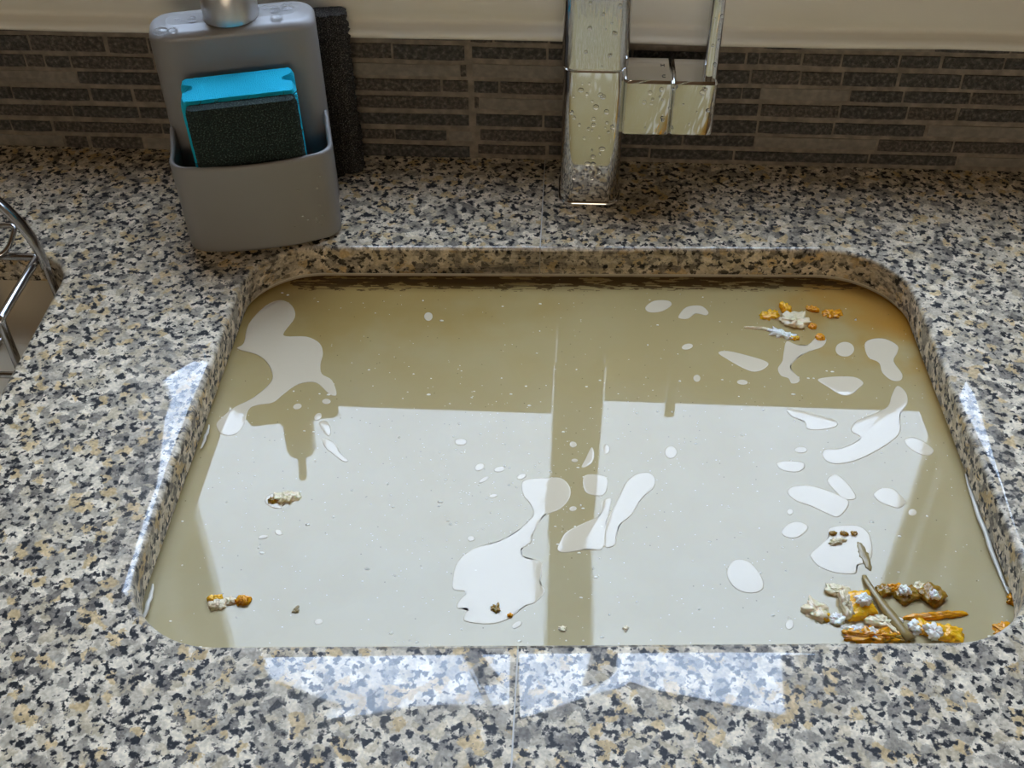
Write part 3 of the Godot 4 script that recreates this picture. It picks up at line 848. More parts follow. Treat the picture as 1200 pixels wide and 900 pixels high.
# ---------------------------------------------------------------- faucet
func build_faucet() -> void:
	var f := thing("faucet", "tall square chrome mixer faucet beaded with water drops behind the sink", "faucet", Vector3(0.0703, 0, -0.024))
	f.rotation.z = deg_to_rad(0.2)
	var st := begin()
	var rows := []
	for k in [[0.0, 0.0], [0.0, 0.0015], [0.0006, 0.0022]]: rows.append(rr(0.047 - 2 * k[0], 0.047 - 2 * k[0], 0.011, k[1]))
	grid(st, rows); sg += 1
	cap(st, rows[-1]); cap(st, rows[0], false)
	put("base_flange", done(st), M.chrome, f)
	st = begin()
	rows = []
	for k in [[0.0, 0.0022], [0.0, 0.1072], [0.0008, 0.1084]]: rows.append(rr(0.044 - 2 * k[0], 0.044 - 2 * k[0], 0.010, k[1], 0, 0, 8))
	grid(st, [rows[0], rows[1]]); sg += 1
	grid(st, [rows[1], rows[2]]); sg += 1
	cap(st, rows[-1])
	put("body", done(st), M.chrome, f)
	# the swivelling riser and spout: a rounded square swept up and forward
	st = begin()
	rows = []
	var path := [[0.1092, 0.0, 0.0, 0.0007], [0.1098, 0.0, 0.0, 0.0]]
	for y in [0.1104, 0.20, 0.30, 0.3115, 0.312]: path.append([y, 0.0, 0.0, 0.0])
	for k in 9:
		var a := PI / 2 * k / 8
		path.append([0.312 + 0.032 * sin(a), 0.032 * (1 - cos(a)), a, 0.0])
	for z in [0.0325, 0.04, 0.2, 0.2095, 0.21]: path.append([0.344, z, PI / 2, 0.0])
	path.append([0.344, 0.212, PI / 2, 0.0015])
	for k in path:
		var t := Transform3D(Basis(Vector3.RIGHT, k[2]), Vector3(0, k[0], k[1]))
		rows.append(moved(rr(0.0462 - 2 * k[3], 0.0462 - 2 * k[3], 0.010, 0, 0, 0, 8), t))
	grid(st, rows); sg += 1
	cap(st, rows[0], false); sg += 1
	cap(st, rows[-1])
	tag(put("spout", done(st), M.chrome_streaked, f), "streaked upper spout")
	put("handle_hub", box(Vector3(0.0335, 0.043, 0.038), Vector3(0.0382, 0.0785, 0), 0.0018), M.chrome, f)
	put("handle_knob", box(Vector3(0.0305, 0.0425, 0.0375), Vector3(0.0708, 0.0785, 0), 0.0018), M.chrome, f)
	for k in [["hot_mark", "H", -0.006], ["cold_mark", "C", 0.0105]]:
		var tm := TextMesh.new()
		var font := SystemFont.new()
		font.font_names = PackedStringArray(["Droid Sans"])
		tm.font = font
		tm.text = k[1]
		tm.font_size = 32
		tm.pixel_size = 0.00016
		tm.depth = 0.0002
		var o := put(k[0], tm, M.mark, f)
		o.transform = Transform3D(Basis(Vector3.RIGHT, -PI / 2), Vector3(0.0485, 0.1001, k[2]))
	put("lever", box(Vector3(0.0090, 0.078, 0.014), Vector3(0.0810, 0.1325, 0.006), 0.0015), M.chrome, f)

# ---------------------------------------------------------------- dispenser
var disp := Transform3D()

func build_dispenser() -> void:
	var d := thing("soap_dispenser", "grey matte soap dispenser with a front sponge pocket and chrome pump", "soap dispenser", Vector3(-0.169, 0.0004, 0.0245))
	d.rotation = Vector3(0, deg_to_rad(13), deg_to_rad(1.2))
	disp = d.transform
	var st := begin()
	var rows := []
	var w := 0.111
	var dz := 0.040
	var prof := [[0.002, 0.0], [0.0005, 0.0006], [0.0, 0.002], [0.0, 0.004], [0.0, 0.06], [0.0, 0.13], [0.0, 0.137], [0.0, 0.139]]
	for k in 7:
		var a := PI / 2 * k / 6
		prof.append([0.006 * (1 - cos(a)), 0.1395 + 0.006 * sin(a)])
	prof.append([0.012, 0.1466])
	for k in prof:
		rows.append(rr(w - 2 * k[0], dz - 2 * k[0], minf(0.0145 - k[0] * 0.35, dz / 2 - k[0] - 0.001), k[1], 0, -0.021, 8))
	grid(st, rows); sg += 1
	cap(st, rows[-1]); sg += 1
	cap(st, rows[0], false); sg += 1
	# pocket: a U of wall in plan, its rim sweeping up to the body at both sides
	var plan := PackedVector2Array()
	var hw := w / 2
	for i in 7: plan.append(Vector2(-hw + 0.0005 - 0.0005 * i / 6.0, -0.006 + 0.033 * i / 6.0))
	for i in range(1, 11):
		var a := PI + PI / 2 * i / 10 * 0.93
		plan.append(Vector2(-hw + 0.016 + 0.016 * cos(a), 0.027 - 0.016 * sin(a)))
	for i in range(1, 12):
		var u := i / 12.0
		var xx := lerpf(plan[16].x, -plan[16].x, u)
		plan.append(Vector2(xx, 0.0430 + 0.005 * (1 - pow(xx / (hw - 0.014), 2))))
	for i in range(16, -1, -1): plan.append(Vector2(-plan[i].x, plan[i].y))
	var cols := []
	for i in plan.size():
		var t := (plan[mini(i + 1, plan.size() - 1)] - plan[maxi(i - 1, 0)]).normalized()
		var nrm := Vector2(-t.y, t.x) # outward
		var h := 0.0705 + 0.0065 * pow(clampf((0.020 - plan[i].y) / 0.026, 0, 1), 1.8)
		var taper := 0.0025
		var col := PackedVector3Array()
		for k in [[-0.002, 0.0], [0.0, 0.002], [0.0, 0.004], [0.0, h - 0.004], [0.0, h - 0.0018], [-0.0006, h - 0.0004], [-0.0017, h], [-0.0028, h - 0.0004], [-0.0034, h - 0.0018], [-0.0034, h - 0.004], [-0.0036, 0.006]]:
			var q: Vector2 = plan[i] + nrm * (k[0] - taper * (1 - k[1] / 0.066) * 0.6)
			col.append(Vector3(q.x, k[1], q.y))
		cols.append(col)
	rows = []
	for k in 11:
		var row := PackedVector3Array()
		for c in cols: row.append(c[k])
		rows.append(row)
	grid(st, rows, false); sg += 1
	var bottom := PackedVector2Array()
	for v in rows[10]: bottom.append(Vector2(v.x, v.z))
	flat_cap(st, bottom, 0.006, true); sg += 1
	bottom = PackedVector2Array()
	for v in rows[0]: bottom.append(Vector2(v.x, v.z))
	flat_cap(st, bottom, 0.0, false)
	put("body", done(st), M.dispenser, d)
	var st2 := begin()
	lathe_into(st2, [Vector2(0.0182, 0.1462), Vector2(0.0186, 0.1475), Vector2(0.0186, 0.166), Vector2(0.0178, 0.1675), Vector2(0.010, 0.168)], 36, Transform3D(Basis(), Vector3(0, 0, -0.020)))
	tag(put("pump_collar", done(st2), M.brushed, d), "brushed chrome collar")
	st2 = begin()
	lathe_into(st2, [Vector2(0.006, 0.168), Vector2(0.006, 0.176), Vector2(0.0125, 0.1765), Vector2(0.0135, 0.178), Vector2(0.0135, 0.206), Vector2(0.0125, 0.2095), Vector2(0.009, 0.212)], 28, Transform3D(Basis(), Vector3(0, 0, -0.020)))
	tube_into(st2, bent([Vector3(0, 0.202, -0.012), Vector3(0, 0.204, 0.018), Vector3(0, 0.198, 0.026)], 0.006), 0.0036, 12)
	put("pump_head", done(st2), M.brushed, d)

# ---------------------------------------------------------------- sponge
func slab_soft(w: float, h: float, t: float, notch: float, jitter: float, s: int) -> ArrayMesh:
	# an upright block, w wide, h tall, t thick (z), its sides pinched by notch at mid thickness
	var f := noise(FastNoiseLite.TYPE_SIMPLEX_SMOOTH, 1.0, s, 2)
	var st := begin()
	var rows := []
	var ny := 26
	for i in ny + 1:
		var y := h * i / ny
		var ring := PackedVector3Array()
		var e := 0.0
		if i == 0 or i == ny: e = 0.0016
		var base := PackedVector2Array()
		var nn := 30
		for j in nn: base.append(Vector2(lerpf(-w / 2 + 0.002, w / 2 - 0.002, float(j) / (nn - 1)), t / 2))
		for j in 17:
			var u := j / 16.0
			var z := lerpf(t / 2 - 0.002, -t / 2 + 0.002, u)
			base.append(Vector2(w / 2 - notch * smoothstep(0.22, 0.08, absf(u - 0.58)), z))
		for j in nn: base.append(Vector2(lerpf(w / 2 - 0.002, -w / 2 + 0.002, float(j) / (nn - 1)), -t / 2))
		for j in 17:
			var u := j / 16.0
			var z := lerpf(-t / 2 + 0.002, t / 2 - 0.002, u)
			base.append(Vector2(-w / 2 + notch * smoothstep(0.22, 0.08, absf(1 - u - 0.58)), z))
		for v in base:
			var q := v * (1.0 - e / (w / 2))
			var k := jitter * f.get_noise_3d(q.x * 900, y * 900, q.y * 900)
			ring.append(Vector3(q.x + k * signf(q.x) * 0.6, y + k, q.y + k * signf(q.y)))
		rows.append(ring)
	grid(st, rows)
	# caps as ladders between the two long faces, so that notches stay clean
	for top in [true, false]:
		var ring: PackedVector3Array = rows[-1] if top else rows[0]
		var p := PackedVector2Array()
		for v in ring: p.append(Vector2(v.x, v.z))
		flat_cap(st, p, ring[0].y, top)
	return done(st)

func build_sponge() -> void:
	var b := Basis.from_euler(Vector3(deg_to_rad(5), deg_to_rad(14), deg_to_rad(1.5)))
	var at := disp * Vector3(-0.0005, 0.0095, 0.0190)
	var s := thing("sponge", "bright blue dish sponge with a dark green scourer face, standing in the dispenser pocket", "sponge", at)
	s.basis = b
	var foam := put("foam_block", slab_soft(0.075, 0.109, 0.029, 0.007, 0.0003, 5), M.sponge, s)
	foam.position = Vector3(0, 0, -0.0040)
	var pad := put("scourer", slab_soft(0.072, 0.1065, 0.008, 0.0, 0.0007, 6), M.scourer, s)
	pad.position = Vector3(0.001, 0, 0.0140)
	tag(pad, "dark green scouring layer")
	var st := begin()
	for i in 260:
		var x := rng.randf_range(-0.035, 0.035)
		var y := rng.randf_range(0.062, 0.106)
		if i % 4 == 0: y = 0.1067
		if i % 7 == 0: x = 0.0355
		var p := Vector3(x, y, 0.0180)
		if i % 4 == 0: p.z = rng.randf_range(0.0105, 0.018)
		var q := p + Vector3(rng.randf_range(-0.004, 0.004), rng.randf_range(-0.004, 0.004), rng.randf_range(0.0, 0.0009))
		var m := (p + q) / 2 + Vector3(rng.randf_range(-0.001, 0.001), rng.randf_range(-0.001, 0.001), rng.randf_range(0.0, 0.0014))
		tube_into(st, PackedVector3Array([p, m, q]), 0.00014, 3)
	var fz := put("fibres", done(st), M.scourer, s)
	fz.set_meta("kind", "stuff")

func build_black_pad() -> void:
	var f := noise(FastNoiseLite.TYPE_SIMPLEX_SMOOTH, 1.0, 77, 3)
	var st := begin()
	var rows := []
	for i in 121:
		var y := 0.127 * i / 120
		var ring := PackedVector3Array()
		for v in rr(0.062, 0.017, 0.006, y, 0, 0, 5):
			ring.append(v)
		# long faces need more points for the knit
		var dense := PackedVector3Array()
		for j in ring.size():
			var a := ring[j]
			var c := ring[(j + 1) % ring.size()]
			var m := 24 if a.distance_to(c) > 0.02 else 1
			for k in m:
				var p := a.lerp(c, float(k) / m)
				var bump := 0.0012 * sin(y * 1300.0 + 2.0 * f.get_noise_2d(p.x * 200, y * 100)) + 0.0026 * f.get_noise_3d(p.x * 700, y * 700, p.z * 700)
				var edge := 0.0015 if i == 0 or i == 120 else 0.0
				p += Vector3(p.x, 0, p.z * 2.0).normalized() * (bump - edge)
				dense.append(p)
		rows.append(dense)
	grid(st, rows); cap(st, rows[-1]); cap(st, rows[0], false)
	var o := put("scouring_pad", done(st), M.black_pad)
	tag(o, "worn black knitted scouring pad upright against the mosaic behind the dispenser", "scouring pad")
	o.position = Vector3(-0.1372, 0.0, -0.0405)
	o.rotation = Vector3(deg_to_rad(-2.5), deg_to_rad(6), deg_to_rad(1.5))

# ---------------------------------------------------------------- wire rack
func build_rack() -> void:
	var r := thing("wire_rack", "chrome wire dish rack with an arched handle in the left basin", "dish rack", Vector3(-0.40, -0.058, 0.14))
	var x1 := 0.094
	var x0 := -0.10
	var z0 := -0.035
	var z1 := 0.035
	var h := 0.072
	var lo := 0.008
	var wire := func(called: String, pts: Array, rad: float, bend := 0.008, flat := 1.0) -> void:
		var st := begin()
		tube_into(st, bent(pts, bend), rad, 10, flat)
		put(called, done(st), M.wire, r)
	wire.call("rim_wire", [Vector3(x0, h, z0), Vector3(x1, h, z0), Vector3(x1 + 0.004, 0.0, z0)], 0.0028)
	wire.call("rim_wire", [Vector3(x1 - 0.003, h + 0.001, z0 + 0.004), Vector3(x1 - 0.003, h + 0.001, z1), Vector3(x1 - 0.001, 0.0, z1)], 0.0030, 0.003)
	wire.call("rim_wire", [Vector3(x0, h, z1), Vector3(x1 - 0.004, h, z1)], 0.0026)
	wire.call("side_wire", [Vector3(x0, 0.026, z1 + 0.001), Vector3(x1 - 0.001, 0.026, z1 + 0.001)], 0.0024)
	wire.call("base_wire", [Vector3(x1 - 0.002, lo, z0), Vector3(x1 - 0.002, lo, z1)], 0.0024)
	for x in [x0, -0.05, 0.0, 0.045]:
		wire.call("upright_wire", [Vector3(x, h, z0), Vector3(x, 0.0, z0), Vector3(x, 0.0, z1), Vector3(x, h, z1)], 0.0022)
	wire.call("hook_wire", [Vector3(x1 - 0.045, h + 0.016, z0 - 0.012), Vector3(x1 - 0.018, h + 0.018, z0 - 0.012), Vector3(x1 - 0.022, h + 0.006, z0 + 0.002), Vector3(x1 - 0.040, h, z0 + 0.012)], 0.0020, 0.006)
	var st := begin()
	var path := PackedVector3Array()
	for i in 25:
		var t := PI * i / 24
		path.append(Vector3(x1 - 0.10 + 0.102 * cos(t), h - 0.004 + 0.09 * sin(t), z0 + 0.004))
	tube_into(st, path, 0.0050, 12, 0.5)
	put("handle", done(st), M.wire, r)

# ---------------------------------------------------------------- foam, food, water films
func build_foam() -> void:
	for e in FOAM:
		var pts := PackedVector2Array()
		var c := Vector2.ZERO
		for i in range(0, e[1].size(), 2):
			pts.append(Vector2(e[1][i], e[1][i + 1]) * 0.001)
			c += pts[-1]
		c /= pts.size()
		for i in pts.size(): pts[i] -= c
		var loop := smooth_loop(pts, 4)
		var area := 0.0
		for i in loop.size(): area += loop[i].cross(loop[(i + 1) % loop.size()])
		if area < 0.0: loop.reverse()
		var reach := 0.0
		for v in loop: reach = maxf(reach, v.length())
		var b := minf(0.0007, reach * 0.12)
		var st := begin()
		var inner := grown(loop, -b)
		var mid := grown(loop, -b * 0.45)
		grid(st, [ring_at(loop, -0.00005), ring_at(loop, 0.00006), ring_at(mid, 0.00016), ring_at(inner, 0.00019)])
		flat_cap(st, inner, 0.00019)
		var o := put("foam_patch", done(st), M.foam)
		o.position = Vector3(c.x, WATER, c.y)
		tag(o, e[0], "foam", "foam patches floating on the murky water")
	# flecks of grease too small to count
	var mm := MultiMesh.new()
	mm.transform_format = MultiMesh.TRANSFORM_3D
	mm.mesh = lumpy(Vector3(1, 0.25, 1), 3, 0.3, 0.0, 4)
	mm.instance_count = 900
	var p := fillet(HOLE, HOLE_R, true, 8)
	for i in 900:
		var v := Vector2.ZERO
		for k in 30:
			v = Vector2(rng.randf_range(-0.165, 0.30), rng.randf_range(0.07, 0.40))
			if i % 3 == 0: v = Vector2(rng.randfn(0.03, 0.05), rng.randfn(0.26, 0.05))
			if v.y < 0.16 and k < 20 and rng.randf() < 0.6: continue
			if Geometry2D.is_point_in_polygon(v, p): break
		var s := 0.0005 + 0.0015 * pow(rng.randf(), 5.0)
		mm.set_instance_transform(i, Transform3D(Basis(Vector3.UP, rng.randf() * TAU).scaled(Vector3(s * rng.randf_range(0.6, 1.8), s, s)), Vector3(v.x, WATER, v.y)))
	var o := MultiMeshInstance3D.new()
	o.multimesh = mm
	o.material_override = M.grease
	o.name = numbered("grease_flecks")
	add_child(o, true)
	tag(o, "tiny pale grease flecks scattered over the murky water", "grease", "", "stuff")

func scrap(label: String, m: StandardMaterial3D, at: Vector3, size: Vector3, turn: float, s: int, blocky := 0.5, rough := 0.3, tilt := 0.0) -> void:
	var o := put("food_scrap", lumpy(size * 0.001, s, rough, blocky, 20), m)
	o.position = at + Vector3(0, size.y * 0.0001, 0)
	o.rotation = Vector3(deg_to_rad(tilt), deg_to_rad(turn), deg_to_rad(tilt * 0.5))
	tag(o, label, "food scrap", "food scraps floating in the sink")

func build_food() -> void:
	var g := "food scraps floating in the sink"
	# back right cluster
	scrap("curled amber food scrap at the left of the back right cluster", M.food_orange, Vector3(0.1988, -0.0270, 0.0925), Vector3(14, 4, 9), 20, 1, 0.3, 0.5)
	scrap("tall orange food scrap standing at the top of the back right cluster", M.food_orange, Vector3(0.2104, -0.0270, 0.0851), Vector3(8, 7, 12), 10, 2, 0.5, 0.4)
	scrap("small orange lump between the back right cluster's top and its ring", M.food_amber, Vector3(0.2298, -0.0270, 0.0842), Vector3(10, 4, 5), -15, 3, 0.3, 0.4)
	scrap("flat ring-like amber scrap at the right end of the back right cluster", M.food_amber, Vector3(0.2429, -0.0270, 0.0884), Vector3(15, 3, 9), 5, 4, 0.2, 0.6)
	scrap("round orange bead right of the pale mush at the back right", M.food_amber, Vector3(0.2270, -0.0270, 0.1036), Vector3(6, 4, 6), 0, 5, 0.2, 0.2)
	scrap("orange bead at the front of the back right cluster", M.food_amber, Vector3(0.2306, -0.0270, 0.1156), Vector3(7, 4, 7), 0, 6, 0.2, 0.2)
	scrap("pale mushy scrap in the middle of the back right cluster", M.food_beige, Vector3(0.2159, -0.0270, 0.0984), Vector3(19, 5, 15), 0, 7, 0.2, 0.7)
	scrap("white crumbly scrap in front of the pale mush at the back right", M.food_white, Vector3(0.2052, -0.0270, 0.1132), Vector3(20, 3, 8), -20, 8, 0.2, 0.7)
	scrap("thin pale sliver pointing left from the back right cluster", M.food_beige, Vector3(0.1889, -0.0270, 0.1074), Vector3(20, 2, 2.6), -4, 9, 0.1, 0.4)
	scrap("tiny orange crumb under the pale mush at the back right", M.food_orange, Vector3(0.2129, -0.0270, 0.1174), Vector3(7, 3, 4), 0, 10, 0.3, 0.5)
	# front right cluster
	scrap("largest yellow food chunk in the front right cluster", M.food_orange, Vector3(0.2173, -0.0270, 0.3468), Vector3(20, 9, 20), 12, 11, 0.8, 0.15, 6)
	scrap("pale upright slab leaning on the largest yellow chunk", M.food_beige, Vector3(0.2108, -0.0270, 0.3471), Vector3(6, 11, 20), 8, 12, 0.7, 0.25, 8)
	scrap("white crumb on top of the largest yellow chunk", M.food_white, Vector3(0.2196, -0.0215, 0.3458), Vector3(9, 4, 7), 30, 13, 0.4, 0.5)
	scrap("beige scrap at the left tip of the front right cluster", M.food_beige, Vector3(0.1943, -0.0270, 0.3502), Vector3(15, 5, 13), -35, 14, 0.5, 0.4, 5)
	scrap("orange sliver under the left tip of the front right cluster", M.food_orange, Vector3(0.1966, -0.0270, 0.3535), Vector3(10, 4, 6), -30, 15, 0.5, 0.4)
	scrap("pale crumb between the left tip and the largest yellow chunk", M.food_white, Vector3(0.2049, -0.0270, 0.3560), Vector3(9, 4, 7), 20, 16, 0.5, 0.4)
	scrap("pale scrap behind the largest yellow chunk", M.food_beige, Vector3(0.2079, -0.0270, 0.3362), Vector3(15, 4, 8), -15, 17, 0.4, 0.5)
	scrap("small brown cube beside the stalk at the front right", M.food_brown, Vector3(0.2326, -0.0270, 0.3356), Vector3(9, 5, 9), 20, 18, 0.8, 0.25)
	scrap("brown cube with a white crumb, right of the stalk", M.food_brown, Vector3(0.2451, -0.0270, 0.3379), Vector3(15, 6, 11), 25, 19, 0.85, 0.2, 4)
	scrap("white crumb on the brown cube right of the stalk", M.food_white, Vector3(0.2433, -0.0225, 0.3374), Vector3(6, 4, 6), 10, 20, 0.4, 0.4)
	scrap("amber crumb behind the brown cube right of the stalk", M.food_amber, Vector3(0.2401, -0.0270, 0.3328), Vector3(9, 4, 6), 10, 21, 0.5, 0.5)
	scrap("diamond-shaped brown cube farthest right in the front right cluster", M.food_brown, Vector3(0.2586, -0.0270, 0.3372), Vector3(15, 7, 15), 45, 22, 0.85, 0.18, 4)
	scrap("white crumb on the diamond-shaped brown cube", M.food_white, Vector3(0.2584, -0.0215, 0.3410), Vector3(5, 4, 5), 10, 23, 0.4, 0.4)
	scrap("pale crumb at the back of the diamond-shaped brown cube", M.food_beige, Vector3(0.2529, -0.0270, 0.3316), Vector3(8, 4, 6), 40, 24, 0.4, 0.4)
	scrap("long pointed amber strip in front of the two brown cubes", M.food_amber, Vector3(0.2581, -0.0270, 0.3505), Vector3(38, 3, 5), 8, 25, 0.1, 0.4)
	scrap("yellow chunk by the front rim right of the stalk", M.food_orange, Vector3(0.2520, -0.0270, 0.3597), Vector3(15, 6, 10), -15, 26, 0.6, 0.3)
	scrap("yellow chunk lying rightmost along the front rim", M.food_orange, Vector3(0.2608, -0.0270, 0.3626), Vector3(20, 6, 11), -15, 27, 0.5, 0.35)
	scrap("white crumb between the two yellow chunks at the front rim", M.food_white, Vector3(0.2530, -0.0225, 0.3647), Vector3(8, 5, 10), 20, 28, 0.4, 0.5)
	scrap("white crumb left of the yellow chunk by the front rim", M.food_white, Vector3(0.2454, -0.0270, 0.3590), Vector3(7, 5, 8), 20, 29, 0.4, 0.5)
	scrap("amber mush along the front rim left of the stalk", M.food_amber, Vector3(0.2216, -0.0270, 0.3662), Vector3(32, 5, 9), 0, 30, 0.3, 0.9)
	scrap("brown mush beside the foot of the stalk", M.food_brown, Vector3(0.2300, -0.0270, 0.3669), Vector3(22, 4, 7), 0, 31, 0.3, 0.6)
	scrap("white crumbs scattered on the amber mush by the front rim", M.food_white, Vector3(0.2176, -0.0270, 0.3637), Vector3(22, 4, 6), -8, 32, 0.2, 0.8)
	scrap("beige scrap lying across the stalk", M.food_beige, Vector3(0.2295, -0.0270, 0.3575), Vector3(24, 5, 10), -30, 33, 0.4, 0.5)
	scrap("white crumb at the right of the scrap lying across the stalk", M.food_white, Vector3(0.2341, -0.0270, 0.3545), Vector3(11, 4, 6), -10, 34, 0.4, 0.5)
	scrap("amber scrap stuck to the right rim of the water", M.food_amber, Vector3(0.3043, -0.0270, 0.3367), Vector3(9, 5, 13), -25, 35, 0.4, 0.4)
	scrap("pale crumb above the amber scrap at the right rim", M.food_white, Vector3(0.3043, -0.0270, 0.3314), Vector3(8, 4, 6), 0, 36, 0.4, 0.4)
	scrap("orange scrap half sunk in the front right corner", M.food_amber, Vector3(0.2924, -0.0270, 0.3577), Vector3(12, 3, 8), 20, 37, 0.4, 0.5)
	# left side
	scrap("beige food scrap in a foam ring left of centre", M.food_beige, Vector3(-0.1072, -0.0270, 0.2826), Vector3(17, 4, 8), 14, 38, 0.3, 0.5)
	scrap("brown crumb at the left of the beige scrap in a foam ring", M.food_brown, Vector3(-0.1143, -0.0270, 0.2850), Vector3(7, 3, 4), 10, 39, 0.3, 0.5)
	scrap("amber bar at the left of the front left scraps", M.food_orange, Vector3(-0.1318, -0.0270, 0.3585), Vector3(10, 4, 4), 10, 40, 0.6, 0.3)
	scrap("pale scrap under the amber bar at the front left", M.food_beige, Vector3(-0.1298, -0.0270, 0.3630), Vector3(10, 4, 7), 10, 41, 0.3, 0.4)
	scrap("small beige link in the middle of the front left scraps", M.food_beige, Vector3(-0.1235, -0.0270, 0.3598), Vector3(9, 3, 5), 0, 42, 0.3, 0.4)
	scrap("amber lump at the right of the front left scraps", M.food_amber, Vector3(-0.1161, -0.0270, 0.3594), Vector3(9, 5, 6), 0, 43, 0.4, 0.4)
	scrap("dark crumb at the back left on the round speckled foam", M.food_brown, Vector3(0.2119, -0.0264, 0.2945), Vector3(5, 1.5, 3), 10, 50, 0.3, 0.4)
	scrap("dark crumb at the back middle of the round speckled foam", M.food_brown, Vector3(0.2183, -0.0264, 0.2942), Vector3(5, 1.5, 3), -10, 51, 0.3, 0.4)
	scrap("dark crumb at the back right on the round speckled foam", M.food_brown, Vector3(0.2241, -0.0264, 0.2939), Vector3(4, 1.5, 3), 0, 52, 0.3, 0.4)
	scrap("pale crumbs smeared across the middle of the round speckled foam", M.food_beige, Vector3(0.2139, -0.0264, 0.3002), Vector3(10, 1.5, 4), 20, 53, 0.1, 0.8)
	scrap("thin greyish peel between the round speckled foam and the stalk", M.stalk, Vector3(0.2272, -0.0270, 0.3104), Vector3(5, 1.2, 22), 8, 54, 0.2, 0.3)
	scrap("hooked brown crumb on the front lobe of the broad foam patch", M.food_brown, Vector3(0.0216, -0.0264, 0.3576), Vector3(5, 1.5, 5), 30, 55, 0.3, 0.7)
	scrap("tiny amber crumb on the edge of the broad foam patch", M.food_amber, Vector3(0.0296, -0.0264, 0.3618), Vector3(3, 1.5, 2.4), 0, 56, 0.3, 0.4)
	scrap("tiny tan crumb on the mirrored spout near the front rim", M.food_beige, Vector3(0.0578, -0.0270, 0.3689), Vector3(4, 1.2, 3), 0, 57, 0.3, 0.6)
	scrap("tiny tan crumb right of the mirrored spout near the front rim", M.food_beige, Vector3(0.0914, -0.0270, 0.3672), Vector3(3.5, 1.2, 3), 30, 58, 0.3, 0.6)
	scrap("tiny curled crumb in the window reflection at the front left", M.stalk, Vector3(-0.0862, -0.0270, 0.3637), Vector3(3, 1.2, 5), 10, 59, 0.3, 0.7)
	# the stalk
	var st := begin()
	var a := Vector3(0.2242, -0.0270, 0.3253)
	var b := Vector3(0.2257, -0.0270, 0.3383)
	var c := Vector3(0.2324, -0.0270, 0.3518)
	var e := Vector3(0.2409, -0.0270, 0.3680)
	var path := PackedVector3Array()
	for i in 13:
		var t := i / 12.0
		path.append(a.bezier_interpolate(b, c, e, t) + Vector3(0, 0.0012 + 0.0015 * sin(t * PI), 0))
	var rows := []
	for i in 13:
		var t := i / 12.0
		var d := (path[mini(i + 1, 12)] - path[maxi(i - 1, 0)]).normalized()
		var side := d.cross(Vector3.UP).normalized()
		var up := side.cross(d)
		var ring := PackedVector3Array()
		var r := lerpf(0.0012, 0.0036, t)
		for j in 8: ring.append(path[i] + (side * cos(TAU * j / 8) + up * sin(TAU * j / 8) * 0.6) * r * (1.0 + 0.2 * sin(j * 2.0 + i)))
		rows.append(ring)
	grid(st, rows); cap(st, rows[0], false); cap(st, rows[-1])
	tag(put("vegetable_stalk", done(st), M.stalk), "thin brown vegetable stalk lying through the front right food scraps", "stalk", "food scraps floating in the sink")

func film_patch(outline: PackedVector2Array, label: String) -> void:
	var st := begin()
	var area := 0.0
	for i in outline.size(): area += outline[i].cross(outline[(i + 1) % outline.size()])
	if area < 0.0: outline.reverse()
	var inner := grown(outline, -0.0006)
	grid(st, [ring_at(outline, 0.00005), ring_at(grown(outline, -0.0002), 0.0003), ring_at(inner, 0.0004)])
	flat_cap(st, inner, 0.0004)
	tag(put("water_film", done(st), M.film), label, "water film", "wet films on the granite")

